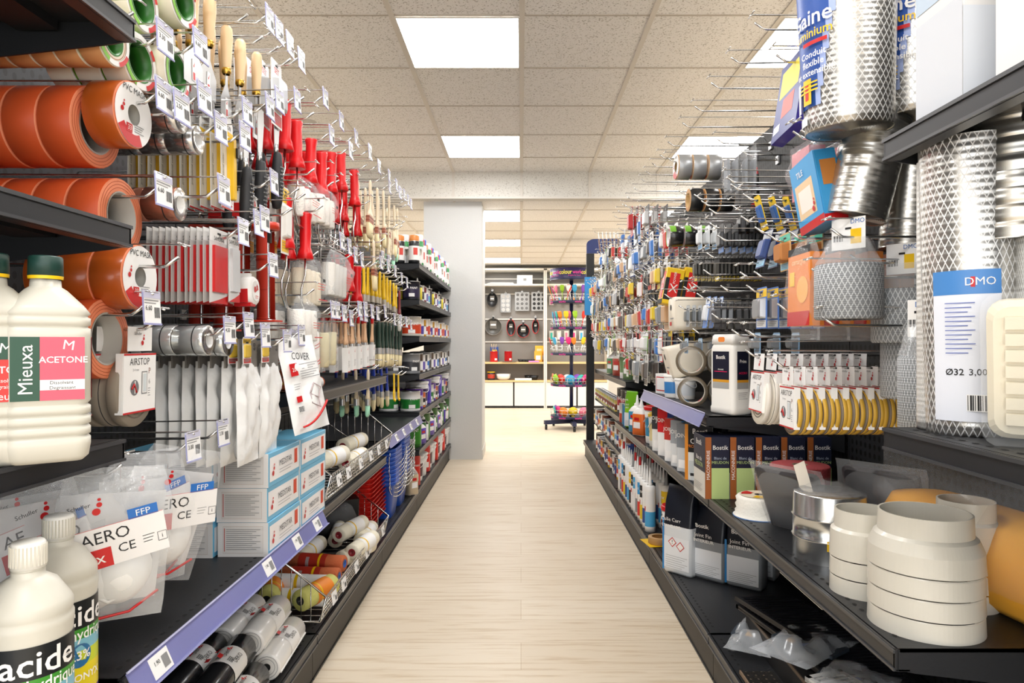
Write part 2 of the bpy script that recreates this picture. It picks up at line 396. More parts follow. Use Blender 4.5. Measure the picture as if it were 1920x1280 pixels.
bay(1, 6, [(.77, .66, None), (.53, .66, None), (.31, .66, None)], 1.84, desc='last black bay of the right run with an open base')

# ================= peg hooks =================
def price_tag(txt, big=1):
    b = MB(CF); w, h = .052*big, .046*big
    b.box((0, -.006, 0), (w, .012, .0022), M('#d5d4ea', .15, 0, .8)); b.box((0, -h/2-.006, 0), (w, h, .0008), PAPER)
    b.box((0, -h-.007, .0006), (w, .003, .002), M('#aeb0dc', .2, 0, .85)); b.box((-w/2, -h/2-.004, .0006), (.002, h, .0018), M('#aeb0dc', .2, 0, .85))
    b.text(txt, .011, -.010, -.028*big, .0008, INK, bold=.01); b.rect(-.022, -.0165, .020, -.0145, .0007, GREY); b.rect(-.022, -.0205, .012, -.019, .0007, GREY)
    for i in range(7): b.rect(.006+i*.0025, -.043*big, .0072+i*.0025+(i % 2)*.0006, -.026*big, .0007, INK)
    return b
def hook(L, txt, kind):
    """origin at the panel face; the prong reaches L along +x and turns up"""
    r = empty('peg_hook'); b = MB()
    b.tube([(0, 0, 0), (L-.03, 0, 0), (L-.022, 0, .001), (L, 0, .016)], .0029, CHROME)
    b.box((.003, 0, .0), (.006, .03, .03), STEEL); part('prong', b, r)
    if kind:
        a = MB(); a.tube([(.004, 0, .0), (.03, 0, .034), (L+.004, 0, .036), (L+.012, 0, .032)], .0017, CHROME); a.tube([(L+.008, -.02, .036), (L+.008, .02, .036)], .0017, CHROME)
        part('tag_arm', a, r)
    if txt: t = part('price_tag', price_tag(txt), r, at=(L+.008, 0, .038)); t.rotation_euler = (0, math.radians(-3), 0)
    return r
HN = {}
def add_hook(side, Y, Z, L=.40, txt=None, kind=1, desc='empty'):
    x = LP if side < 0 else RP
    key = (round(L, 3), txt, kind); n = HN.get((side, desc), 0); HN[(side, desc)] = n+1
    lab = ('long chrome hook ' if L > .3 else 'short chrome hook ')+('on the left board ' if side < 0 else 'on the right board ')+desc
    return put(('hook',)+key, lambda: hook(L, txt, kind), (x, Y, Z), (0, random.uniform(-1, 1), (0 if side < 0 else 180)+random.uniform(-1.5, 1.5)), lab, 'hook', 'chrome peg hooks on the left boards' if side < 0 else 'chrome peg hooks on the right boards')
def hang(side, key, build, name, px, py, n, dx, desc, cat, tail, X0=None, txt=None, hk=True, jit=2.5, Y=None, tilt=0, group=None, extra=0, dz=0):
    """n copies on one hook; px, py is where the front copy hangs; X0 its distance from the aisle centre"""
    X0 = X0 if X0 is not None else (-.62 if side < 0 else .58)
    Y = Y or Yat(px, X0); Z = Zat(py, Y); s = 1 if side < 0 else -1
    xp = LP if side < 0 else RP
    if hk:
        add_hook(side, Y, Z, abs(X0-xp)+.035+extra, txt, 1, 'holding '+tail if False else 'that holds the '+desc.split(',')[0]+(' '+tail if tail else ''))
    for i in range(n):
        x = X0-s*i*dx
        if abs(x) > abs(xp)-.02: break
        lab = (f'{desc}, {ORD[i]} from the aisle'+(' '+tail if tail else '')) if n > 1 else desc+(' '+tail if tail else '')
        put(key, build, (x, Y, Z+dz), (0, random.uniform(-jit, jit)*.6-tilt*(1), (0 if side < 0 else 180)+random.uniform(-jit, jit)), lab, cat, group or desc.split(',')[0]+' rows')
    return Y, Z
# ================= builders of the goods (u right, v up, w out unless noted) =================
def dots(b, u, v, s, w=.0006, m=RED, X=None):
    """three red dots of the maker's mark, growing downwards"""
    for du, dv, r in ((.9, 1.6, .35), (.75, .5, .55), (0, -.9, .8)):
        b.lathe([(0, w), (r*s, w)], m, 10, (X or Matrix()) @ T(u+du*s, v+dv*s, 0), smooth=False)
def lines(b, u0, u1, v, n, dv, m=GREY, w=.0006, h=.0012, X=None):
    for i in range(n): b.rect(u0, v-i*dv, u1-(.12*(u1-u0)*((i*7) % 3)), v-i*dv+h, w, m, X=X)
def barcode(b, u, v, w, h, z=.0008, X=None):
    b.rect(u-.001, v-.001, u+w+.001, v+h+.001, z-.0002, PAPER, X=X); n = 11
    for i in range(n): b.rect(u+w*i/n, v, u+w*(i+.35+.25*((i*5) % 3))/n, v+h, z, INK, X=X)
def tape(r, ri, w, outer, side, core, label=None):
    def f():
        o = empty('tape_roll'); c = -(ri-.004)
        b = MB(CF @ T(0, c, 0)); e = .0012
        b.lathe([(ri, 0), (r-e, 0), (r, -e), (r, -w+e), (r-e, -w), (ri, -w)], [side, side, outer, side, side], 36)
        for q in (.25, .5, .75): b.lathe([(ri+(r-ri)*q, .0003), (ri+(r-ri)*q+.0008, .0003)], M('#b5522e', .6) if side is not PAPER else GREY, 36)
        part('winding', b, o)
        b = MB(CF @ T(0, c, 0)).lathe([(ri, .0005), (ri-.003, .0005), (ri-.003, -w-.0005), (ri, -w-.0005)], core, 32); part('core', b, o)
        if label:
            b = MB(CF @ T(0, c, 0)); kind, txt = label
            if kind == 'disc':
                b.lathe([(ri*.62, .0015), (r-.002, .0015)], PAPER, 36)
                b.lathe([(r*.60, .0021), (r-.0025, .0021)], RED, 18, a0=-2.6, a1=-1.1, smooth=False)
                b.text(txt, r*.26, 0, r*.72, .0024, INK); dots(b, -r*.62, r*.12, r*.1, .0024); b.box((-r*.25, -r*.45, .0022), (r*.3, r*.26, .0004), RED)
                b.text('33', r*.2, -r*.25, -r*.45, .0028, WHITE); lines(b, 0, r*.5, -r*.3, 4, r*.07, w=.0024)
            else:
                b.lathe([(r*.78, .0012), (r-.0015, .0012)], WHITE, 32); b.lathe([(r*.80, .0018), (r*.97, .0018)], M('#7fbf3a', .5), 16, a0=2.0, a1=4.4, smooth=False)
                b.lathe([(r*.80, .0018), (r*.97, .0018)], RED, 8, a0=-1.2, a1=-.4, smooth=False); b.lathe([(r*.80, .0018), (r*.97, .0018)], RED, 8, a0=.4, a1=.8, smooth=False)
                b.lathe([(r+.0006, -.001), (r+.0006, -w*.45)], [M('#7fbf3a', .5)], 14, a0=.3, a1=2.2)
                b.box((0, 0, 0), (.0001, .0001, .0001), WHITE)
            part('label', b, o, 'printed white label')
        return o
    return f
def coil_card(rimA=M('#8b7d6d', .7), rimB=M('#d3a73c', .5), R_=.05, t=.03, w=.072, h=.082):
    def f():
        o = empty('draught_seal_pack'); c = -.05-R_*.9
        b = MB(CF @ T(0, c, -t/2-.004))
        b.lathe([(.012, t/2), (R_-.002, t/2), (R_, t/2-.002), (R_, t*.16), (R_-.001, t*.14), (R_-.001, -t*.10), (R_, -t*.12), (R_, -t/2+.002), (R_-.002, -t/2), (.012, -t/2)],
                [rimA, rimB, rimB, INK, rimA, INK, rimB, rimB, rimA], 36)
        for q in range(5): b.lathe([(.016+q*.007, t/2+.0004), (.0185+q*.007, t/2+.0004)], M('#6a5f54', .8), 30)
        part('foam_coil', b, o)
        b = MB(CF @ T(0, 0, .001)); b.box((0, -.018, 0), (w*.75, .04, .0006), PAPER); b.box((0, .006-.008, .0005), (.018, .004, .0004), INK)
        dots(b, .006, -.02, .005, .0012); b.text('Schuller', .007, -.008, -.009, .0012, INK); part('header_card', b, o)
        b = MB(CF @ T(0, 0, .002)); y0 = -.042
        b.box((0, y0-h/2, -.006), (w, h, .013), PAPER); z = .0008; b.rect(-w/2, y0-.003, w/2, y0, z, RED); b.rect(-w/2, y0-h, w/2, y0-h+.003, z, RED)
        b.box((-w/2-.0001, y0-h/2, -.006), (.0006, h-.01, .010), PAPER)
        b.text('AIRSTOP', .0165, -.002, y0-.014, z, INK, sx=.95); b.text('2-4 mm', .006, -.014, y0-.027, z, GREY)
        b.rect(.004, y0-.068, .022, y0-.030, z, GREY); b.rect(.006, y0-.066, .020, y0-.032, z+.0003, PAPER); b.rect(.008, y0-.064, .018, y0-.034, z+.0006, M('#d5dde0', .5))
        b.lathe([(0, z), (.013, z)], M('#77787a', .5), 20, T(-.017, y0-.056, 0)); b.tube([(-.027, y0-.058, z+.001), (-.02, y0-.05, z+.001), (-.012, y0-.064, z+.001)], .0015, RED, 4)
        b.rect(-.018, y0-.066, -.015, y0-.045, z+.0004, PAPER); b.text('P', .014, .029, y0-.030, z, M('#8a5a4a', .5)); b.text('6', .012, .029, y0-.048, z, GREY); lines(b, .025, .033, y0-.060, 4, .004)
        part('carton', b, o, 'white printed carton'); return o
    return f
def hollow_tape(r, w, body, end=CHROME):
    def f():
        o = empty('clear_tape_roll'); b = MB(CF @ T(0, -r*.55, 0)); b.lathe([(r*.5, 0), (r-.001, 0), (r, -.001), (r, -w), (r*.5, -w)], [end, body, body, end], 28)
        b.lathe([(r+.0004, -w*.32), (r+.0004, -w*.36)], INK, 28); part('winding', b, o)
        part('core', MB(CF @ T(0, -r*.55, 0)).lathe([(r*.5, .0006), (r*.44, .0006), (r*.44, -w), (r*.5, -w)], PAPER, 24), o); return o
    return f
def cutter():
    o = empty('snap_off_cutter')
    b = MB(CF); b.prism([(-.03, -.19), (.03, -.19), (.03, -.01), (.02, .004), (-.02, .004), (-.03, -.01)], -.001, 0, PAPER)
    b.rect(-.03, -.035, .03, -.026, .0004, YEL); b.text('NIPPON', .013, 0, -.018, .0006, INK, sx=.8); b.rect(-.028, -.185, -.014, -.04, .0004, M('#e4dfd2', .5)); b.text('professional cutter', .0085, -.021, -.11, .0008, INK, rot=90)
    dots(b, .018, -.176, .004, .0008); b.rect(-.03, -.19, .03, -.187, .0004, RED); part('card', b, o)
    b = MB(CF); b.loft([(0, .0085, .065, .003), (.012, .0085, .065, .003), (.014, .0065, .063, .003)], M('#e6b722', .4), X=T(.006, -.105, .0005)); part('body', b, o, 'yellow cutter body')
    b = MB(CF); b.box((.0125, -.07, .015), (.008, .02, .008), BLK); part('slider', b, o)
    part('blade', MB(CF).box((.006, -.174, .004), (.011, .014, .001), STEEL), o); return o
def putty_knife(bw, hl=.10):
    def f():
        o = empty('putty_knife')
        b = MB(CF @ T(0, -hl, -.012) @ ALV); b.lathe([(0, hl), (.007, hl-.001), (.0115, hl-.008), (.0125, hl*.7), (.0105, hl*.35), (.0095, .012), (.0085, .008)], WOOD, 18); part('handle', b, o)
        b = MB(CF @ T(0, -hl, -.012) @ ALV); b.lathe([(.0085, .010), (.0095, .009), (.0095, .001), (.007, -.003)], BRASS, 18); part('ferrule', b, o)
        b = MB(CF @ T(0, 0, -.0125)); q = -hl+.003; b.prism([(-.005, q), (.005, q), (.007, q-.03), (bw/2, q-.06), (bw/2, q-.105), (-bw/2, q-.105), (-bw/2, q-.06), (-.007, q-.03)], 0, .0012, STEEL); part('blade', b, o)
        b = MB(CF @ T(0, q-.075, -.0108)); b.box((0, 0, 0), (.013, .04, .0005), PAPER); dots(b, -.001, .01, .0025, .0006); b.rect(-.004, -.018, .004, -.004, .0006, RED); part('sticker', b, o); return o
    return f
def flat_trowel():
    o = empty('jointing_trowel')
    b = MB(CF @ T(0, 0, -.004)); b.prism([(-.012, -.11), (.012, -.11), (.02, -.03), (.016, .0), (-.016, 0), (-.02, -.03)], 0, .0012, STEEL); b.tube([(0, -.10, 0), (0, -.125, 0)], .006, STEEL, 8); part('blade', b, o)
    b = MB(CF @ T(0, -.26, 0) @ ALV); b.lathe([(0, 0), (.010, .002), (.0135, .02), (.015, .06), (.0125, .11), (.010, .135), (.007, .14)], M('#232427', .55), 16); part('handle', b, o)
    b = MB(CF @ T(0, -.26, 0) @ ALV)
    for i in range(9):
        for j in range(-2, 3):
            a = -PI/2+j*.3+(i % 2)*.15; rr = .0142+.001*math.sin(i/9*PI)
            b.box((rr*math.cos(a), rr*math.sin(a), .03+i*.009), (.0022, .0022, .003), GREY)
    part('grip_dots', b, o); return o
def roller_frame(sleeve=False):
    def f():
        o = empty('paint_roller')
        b = MB(CF @ T(0, -.13, -.016) @ ALV); b.lathe([(.006, .13), (.0175, .13), (.018, .126), (.0148, .11), (.0158, .07), (.0145, .035), (.019, .022), (.0235, .002), (.020, 0), (.005, .008)], REDP, 16); part('handle', b, o)
        b = MB(CF @ T(0, -.13, -.016)); b.tube([(0, .01, 0), (0, -.045, 0), (-.03, -.085, 0), (-.028, -.12, 0), (.0, -.15, .0), (.04, -.155, 0)], .003, CHROME, 6); part('wire_frame', b, o)
        if sleeve:
            b = MB(CF @ T(-.02, -.285, -.016) @ R(90, 'Y')); b.lathe([(0, 0), (.018, 0), (.0195, .003), (.0195, .095), (.018, .098), (0, .098)], M('#efe6d2', .95, bump=.3, bs=300), 18); part('sleeve', b, o)
        return o
    return f
def brush(w, hm, bm, L=.13, fer=STEEL, bl=.055, stripe=None, tip=None, sleeve=False, sash=False):
    def f():
        o = empty('paint_brush'); b = MB(CF @ T(0, -L, -.008) @ ALV)
        b.loft([(0, w/2-.002, .006, .003), (.014, w*.38, .006, .004), (.035, .009, .005, .004), (L*.55, .008, .0045, .004), (L*.85, .0105, .005, .004), (L-.004, .008, .004, .004), (L, .004, .002, .002)], hm, k=2, smooth=True); part('handle', b, o)
        if tip: part('handle_tip', MB(CF @ T(0, -.02, -.008) @ ALV).loft([(-.012, .0108, .0055, .005), (.014, .0105, .0052, .004), (.0212, .006, .0028, .003)], tip, k=2, smooth=True), o, 'coloured handle tip')
        b = MB(CF @ T(0, -L-.024, -.008) @ ALV); b.loft([(0, w/2, .0075, .003), (.026, w/2, .0070, .003)], fer, k=2)
        for q in ((.006, .019) if stripe else ()): b.loft([(q, w/2+.0005, .0079, .003), (q+.004, w/2+.0005, .0078, .003)], stripe, k=2)
        part('ferrule', b, o)
        b = MB(CF @ T(0, -L-.024-bl, -.008) @ ALV); b.loft([(0, w*.40, .003, .002), (bl*.2, w*.48, .006, .003), (bl, w/2-.001, .0068, .003)], bm, k=2, smooth=True); part('bristles', b, o)
        if sleeve:
            b = MB(CF @ T(0, -L-.05, 0)); b.box((0, 0, -.008), (w+.006, .085, .019), PAPER); z = .0022; b.rect(-w/2-.003, -.0425, w/2+.003, -.0395, z, RED); dots(b, 0, .028, .0035, z); lines(b, -w*.3, w*.3, -.005, 6, .004, w=z); part('cardboard_sleeve', b, o, 'white printed cardboard sleeve')
        return o
    return f
def tape_measure():
    o = empty('tape_measure'); b = MB(CF @ T(0, -.045, 0))
    b.loft([(-.04, .028, .030, .02), (-.036, .031, .033, .022), (-.006, .031, .033, .022), (0, .026, .028, .02)], WHITE, k=5, smooth=True); b.box((0, .034, -.02), (.014, .012, .02), WHITE); part('case', b, o)
    b = MB(CF @ T(0, -.045, 0)); b.lathe([(0, .0015), (.023, .0012)], WHITE, 24); b.lathe([(0, .002), (.007, .002)], RED, 12, T(-.006, .003, 0), smooth=False); b.poly([(-.002, -.002, .002), (.010, .013, .002), (.014, .004, .002)], RED); b.poly([(.0, .008, .0022), (.006, .016, .0022), (.010, .010, .0022)], RED); lines(b, -.006, .012, -.012, 2, .004, RED, .002); part('printed_face', b, o, 'white face with red emblem')
    b = MB(CF @ T(-.02, -.045, 0)); b.box((-.0115, -.012, -.02), (.002, .03, .028), RED); b.box((.008, -.031, -.02), (.03, .008, .036), RED); part('red_base', b, o); return o
def caulk_gun():
    o = empty('caulking_gun'); b = MB(CF @ T(0, -.255, -.024) @ ALV)
    m = M('#a82a18', .38, .1); n = 14; a0, a1 = PI*1.02, PI*-.02
    b.lathe([(.026, 0), (.026, .215), (.0245, .215), (.0245, 0), (.026, 0)], m, n, a0=a1-.25, a1=a0+.25)
    for z in (.0, .07, .14, .205): b.lathe([(.0262, z), (.0275, z+.003), (.0262, z+.006)], m, n, a0=a1-.25, a1=a0+.25)
    part('barrel', b, o)
    b = MB(CF @ T(0, -.255, -.024) @ ALV); b.lathe([(0, .216), (.0275, .216), (.0275, .232), (0, .232)], M('#c8341c', .4), 20); b.lathe([(0, -.004), (.02, -.004), (.02, 0), (0, 0)], STEEL, 20); b.box((0, 0, -.003), (.054, .05, .004), M('#c8341c', .4)); part('end_plates', b, o)
    b = MB(CF @ T(0, -.255, -.024) @ ALV); pr = []
    for i in range(44): pr += [(.0045, .004+i*.0048), (.0036, .0064+i*.0048)]
    b.lathe(pr, CHROME, 10); part('threaded_rod', b, o)
    b = MB(CF @ T(0, -.03, -.024)); b.loft([(-.04, .012, .008, .006), (.02, .013, .008, .006)], BLK, X=ALV, k=3, smooth=True); b.tube([(-.006, .0, 0), (-.012, .03, 0), (.0, .04, 0), (.012, .03, 0), (.008, .0, 0)], .003, CHROME); part('handle', b, o); return o
def blister(w, h, deep, base, body, top=YEL, txt=None, tm=INK, lab=None, name='blister_pack'):
    """card with a header, a coloured body and a clear bubble"""
    def f():
        o = empty(name); b = MB(CF @ T(0, .012, 0))
        b.prism([(-w/2, -h), (w/2, -h), (w/2, -.006), (w/2-.006, 0), (-w/2+.006, 0), (-w/2, -.006)], -.0012, 0, base)
        b.rect(-w/2, -h*.24, w/2, -.004 if w > .03 else -.002, .0004, top); b.rect(-.008, -.014, .008, -.010, .0008, INK)
        if txt: b.text(txt, min(.02, w*.9/max(3, len(txt)*.62)), 0, -h*.155, .0008, tm, bold=.015)
        if lab: b.rect(-w*.45, -h*.97, w*.45, -h*.8, .0005, lab)
        lines(b, -w*.38, w*.38, -h*.84, 3, h*.04, w=.0008, m=GREY); part('card', b, o)
        b = MB(CF @ T(0, .012-h*.52, 0)); b.loft([(0, w*.40, h*.25, .004), (deep*.8, w*.37, h*.235, .005), (deep, w*.3, h*.2, .006)], body, k=2); part('contents', b, o); return o
    return f
def slim_blister(w, h, red):
    def f():
        o = empty('spatula_pack'); b = MB(CF @ T(0, .01, 0)); b.box((0, -h/2, 0), (w, h, .0012), M('#d9d8d6', .35)); b.rect(-w/2, -.026, w/2, 0, .0008, PAPER); b.text('SAMURAI', .0125, 0, -.02, .0012, INK, sx=.9); b.rect(-.008, -.011, .008, -.007, .0012, INK)
        b.poly([(-w/2, -h, .0009), (w/2, -h, .0009), (w/2, -h+.018, .0009), (0, -h+.008, .0009)], RED); dots(b, w*.32, -.012, .0025, .0012); part('card', b, o)
        b = MB(CF @ T(0, .01, 0)); b.box((0, -h*.54, .003), (w*.72, h*.62, .006), red); part('blade_set', b, o); return o
    return f
def film_bag(w, h, d, film, content, name='bagged_roller', printed=True, seed=0, nub=None):
    def f():
        o = empty(name)
        if content is not None: part('contents', content(w, h, d), o)
        b = MB(CF); b.pillow(w, h, d, film, seed=seed, pinch=.45, crump=.22, sag=-.2); part('film', b, o, 'crumpled clear film')
        if printed:
            b = MB(CF @ T(0, 0, d*1.06)); b.text('ROLLER', h*.06, -w*.1, -h*.42, 0, INK, rot=-12); lines(b, -w*.25, w*.2, -h*.55, 3, h*.05, M('#d8473c', .5), .0, h*.012); b.rect(w*.02, -h*.5, w*.16, -h*.44, .0004, INK); b.rect(-w*.22, -h*.84, w*.25, -h*.82, .0004, RED); part('print', b, o)
        return o
    return f
def c_rolls(n, r, m=M('#eadfc8', .95, bump=.3, bs=250), upright=True):
    def f(w, h, d):
        b = MB(CF)
        for i in range(n):
            u = (i-(n-1)/2)*2.05*r
            b.lathe([(.007, 0), (r-.002, 0), (r, .004), (r, h*.62-.004), (r-.002, h*.62), (.007, h*.62)], m, 16, T(u, -h*.9, 0) @ ALV)
        return b
    return f
def sleeve_bag(stripes=True, m=M('#f3efe8', .9, bump=.3, bs=250), L=.12, r=.021):
    def f():
        o = empty('roller_sleeve'); b = MB(CF @ T(0, -.05-L, -r) @ ALV); b.lathe([(.006, 0), (r-.003, 0), (r, .005), (r, L-.005), (r-.003, L), (.006, L)], m, 22)
        if stripes:
            for k in range(4):
                a = -PI/2-.9; pts = []
                z0 = .018+(k % 2)*.009+(k//2)*.05
                for i in range(9): t = i/8; pts.append(((r+.0004)*math.cos(a+t*1.9), (r+.0004)*math.sin(a+t*1.9), z0+.016*t))
                b.tube(pts, .0011, RED, 4)
        part('pile', b, o); b = MB(CF); b.pillow(.05, .06+L, .024, FILM, seed=3, pinch=.6, crump=.15, X=T(0, .0, -r), back=1); part('film', b, o); return o
    return f
def dust_sheet(printed):
    def f():
        w, h = (.14, .245) if printed else (.12, .225); o = empty('dust_sheet_pack')
        wm = M('#f0f0ee', .35, coat=.3, bump=.6, bs=18); b = MB(CF); b.pillow(w, h, .014 if printed else .013, wm, nu=13, nv=17, seed=5 if printed else 2, crump=.35 if printed else .55, X=T(0, -.042 if not printed else .0, 0)); part('bag', b, o)
        if not printed:
            b = MB(CF); b.box((0, -.026, .002), (.10, .062, .004), M('#77726c', .6)); b.text('60', .018, .034, -.012, .0045, INK, rot=90); dots(b, -.02, -.022, .006, .0048, INK); b.text('Schuller', .008, -.034, -.022, .0045, INK, rot=90); part('header_card', b, o, 'grey header card')
        else:
            b = MB(CF @ T(0, 0, .0155)); b.text('COVER', .026, -.01, -.052, 0, INK, rot=-8, sx=.8); b.rect(-.058, -.098, -.030, -.066, .0006, RED); b.text('20', .014, -.044, -.083, .0012, WHITE)
            for k in range(7): b.rect(-.022, -.072-k*.006, .05-.01*(k % 3), -.0705-k*.006, .0004, GREY)
            b.tube([(0, -.15, 0), (.02, -.125, 0), (.045, -.14, 0), (.03, -.165, 0), (0, -.15, 0)], .0022, M('#b8a8a8', .5), 4); b.tube([(0, -.15, 0), (.0, -.175, 0), (.03, -.19, 0), (.03, -.165, 0)], .0022, M('#b8a8a8', .5), 4)
            pts = [(-.05+.11*t, -.228+.05*t**2.2, .0006) for t in [i/8 for i in range(9)]]
            b.tube(pts, .003, RED, 4); lines(b, -.055, -.03, -.12, 3, .006); b.rect(-.054, -.165, -.034, -.15, .0004, RED); barcode(b, -.054, -.19, .02, .014); dots(b, .0, -.014, .005, 0); part('print', b, o)
        return o
    return f
def mask_bag(seed):
    def f():
        w, h = .158, .245; o = empty('dust_mask_pack')
        b = MB(CF)
        for (u, v) in ((.014, -.165), (-.02, -.175)):
            b.lathe([(0, .042), (.02, .039), (.036, .027), (.046, .008), (.048, 0)], M('#f3f2ef', .8, bump=.08, bs=40), 24, T(u, v, -.022 if u < 0 else -.016) @ R(18, 'X') @ Matrix.Diagonal((1, 1.15, 1, 1)))
        b.tube([(-.03, -.18, .01), (.0, -.2, .014), (.03, -.185, .01), (.045, -.16, .0)], .003, WHITE); part('masks', b, o, 'white moulded masks')
        b = MB(CF); b.box((0, -.128, -.020), (w*.9, h*.72, .001), M('#dcdad8', .6)); part('insert_card', b, o, 'grey insert card')
        b = MB(CF); b.pillow(w, h, .036, FILM2 if seed % 2 else FILM, seed=seed, pinch=.25, crump=.16, X=T(0, .008, 0), back=.6, sag=-.25); part('film', b, o, 'crumpled clear film')
        X = T(.006, -.090, .0385) @ R(14); z = .001; b = MB(CF @ X)
        b.box((0, -.005, 0), (.118, .062, .0012), M('#eceae8', .5)); b.rect(.012, .026, .052, .042, z, M('#2a6fbf', .4)); b.text('FFP', .014, .032, .033, z+.0003, WHITE)
        b.text('AERO', .026, -.020, .010, z, INK, sx=.95); b.rect(-.058, -.036, -.016, -.006, z, RED); b.text('2x', .024, -.037, -.021, z+.0003, WHITE); b.text('CE', .020, .004, -.014, z, INK); b.rect(-.058, .0265, .058, .0272, z, M('#d8635c', .5)); lines(b, .026, .042, -.006, 3, .005)
        b.tube([(.046, -.02, z), (.058, -.02, z), (.058, -.006, z), (.046, -.006, z), (.046, -.02, z)], .0004, INK, 4); b.text('i', .01, .052, -.013, z, INK); dots(b, -.025, .056, .007, -.004); b.text('Schuller', .009, -.045, .062, -.004, INK); part('print', b, o, 'printed white band')
        b = MB(CF); b.tube([(-w*.42, -h+.012, .002), (-.02, -h+.02, .014), (.03, -h+.026, .014), (w*.44, -h+.05, .004)], .0022, RED, 4); part('red_seal', b, o); return o
    return f
# ---- things that stand (z up, front +x) ----
def vface(yaw, d):                   # printed face frame: stands at distance d, looking along yaw
    return R(yaw) @ T(d, 0, 0) @ CF
def can(r, h, segs, name='paint_tin', lid=STEEL, txt=None, tm=WHITE, handle=False, yaw=-40):
    def f():
        o = empty(name); pr = [(0, 0), (r*.97, 0), (r, .003)]; ms = [STEEL, STEEL]
        for fr, m in segs: pr += [(r, .003+(h-.006)*fr)]; ms += [m]
        pr += [(r*1.02, h-.003), (r*1.02, h), (r*.93, h)]; ms += [STEEL, STEEL, STEEL]
        b = MB(); b.lathe(pr, ms, 26)
        if txt: b.text(txt, min(.03, 1.5*r/len(txt)*1.1), 0, h*.62, .0006, tm, X=R(yaw) @ T(r, 0, 0) @ CF, bold=.02, cyl=r)
        b.lathe([(r+.0004, h*.16), (r+.0004, h*.34)], [PAPER], 6, a0=math.radians(yaw-34), a1=math.radians(yaw+4)); part('body', b, o)
        b = MB().lathe([(r*.93, h-.001), (r*.9, h-.004), (r*.55, h-.003), (0, h-.003)], lid, 26); part('lid', b, o)
        if handle: part('handle', MB().tube([(r*1.02*math.cos(a), r*1.02*math.sin(a)*1.0, h*.85+math.sin((a-.3)/2.6*PI)*-.03) for a in [.3+i*.26 for i in range(11)]], .0016, STEEL, 5), o)
        return o
    return f
def spray(r, h, body, cap, band=WHITE, name='spray_can'):
    def f():
        o = empty(name); b = MB().lathe([(0, 0), (r, 0), (r, h*.12), (r, h*.62), (r, h*.78), (r*.75, h*.83)], [STEEL, body, band, body, STEEL], 20)
        b.lathe([(r+.0004, h*.3), (r+.0004, h*.55)], [M('#d8473c', .5)], 6, a0=-1.3, a1=-.5); part('body', b, o)
        part('cap', MB().lathe([(r*.9, h*.8), (r*.92, h*.97), (r*.8, h), (0, h)], cap, 20), o); return o
    return f
def bucket(r, h, lid, label, body=WHITE, name='plastic_pot', txt=None, tm=WHITE):
    def f():
        o = empty(name); b = MB().lathe([(0, 0), (r*.88, 0), (r*.9, .004), (r*.92, h*.2), (r*.96, h*.7), (r, h*.92), (r*.9, h*.93)], [body, body, body, label, body, body], 26)
        if txt: b.text(txt, .018, 0, h*.45, .001, tm, X=R(-40) @ T(r*.95, 0, 0) @ CF, bold=.02, cyl=r)
        part('body', b, o); part('lid', MB().lathe([(r*1.04, h*.9), (r*1.06, h*.97), (r*.98, h), (r*.8, h*.985), (0, h*.985)], lid, 26), o)
        part('handle', MB().tube([((r*1.05)*math.cos(a), (r*1.05)*math.sin(a), h*.84-abs(math.sin((a+1.9)/2.2*PI))*h*.28) for a in [-1.9+i*.22 for i in range(11)]], .0018, lid if lid is WHITE else STEEL, 5), o); return o
    return f
def carton(w, d, h, main, faces=(), name='carton'):
    """w along y, d along x; faces: list of (yaw, spec) painted on the sides; spec items ('r',u0,v0,u1,v1,m) and ('t',text,u,v,size,m[,rot]) in fractions"""
    def f():
        o = empty(name); b = MB(); b.loft([(0, d/2-.001, w/2-.001, .002), (.001, d/2, w/2, .002), (h-.001, d/2, w/2, .002), (h, d/2-.001, w/2-.001, .002)], main, k=1); part('box', b, o)
        b = MB()
        for yaw, spec in faces:
            fw = w if yaw % 180 == 0 else d; dist = (d if yaw % 180 == 0 else w)/2; X = vface(yaw, dist+.0005)
            for i, e in enumerate(spec):
                if e[0] == 'r': b.rect((e[1]-.5)*fw, e[2]*h, (e[3]-.5)*fw, e[4]*h, i*.00015, e[5], X=X)
                elif e[0] == 't': b.text(e[1], e[4]*h, (e[2]-.5)*fw, e[3]*h, .0016, e[5], X=X, rot=e[6] if len(e) > 6 else 0, bold=.006)
                elif e[0] == 'l': lines(b, (e[1]-.5)*fw, (e[3]-.5)*fw, e[4]*h, e[5], (e[4]-e[2])*h/e[5], GREY, .0016, X=X)
                elif e[0] == 'd': dots(b, (e[1]-.5)*fw, e[2]*h, e[3]*h, .0016, X=X)
        if faces: part('print', b, o)
        return o
    return f
def cartridge(body, band, band2, nozzle=WHITE, cap=None):
    def f():
        o = empty('sealant_cartridge'); r, h = .0245, .205
        b = MB().lathe([(0, 0), (r, 0), (r, h*.12), (r, h*.45), (r, h*.62), (r, h*.9), (r, h), (r*.55, h+.006)], [body, WHITE, band, WHITE, band2, WHITE, WHITE], 20)
        b.text('FIX', .016, 0, h*.75, .0006, INK if band2 is WHITE else WHITE, X=R(0) @ T(r, 0, 0) @ CF, cyl=r, bold=.02); b.lathe([(r+.0005, h*.46), (r+.0005, h*.56)], [RED], 5, a0=-1, a1=-.2); part('tube', b, o)
        part('nozzle', MB().lathe([(.010, h+.004), (.0095, h+.012), (.0075, h+.02), (.0025, h+.085), (0, h+.085)], nozzle, 12), o)
        if cap: part('cap', MB().lathe([(.0062, h+.05), (.0055, h+.09), (0, h+.092)], cap, 10), o)
        return o
    return f
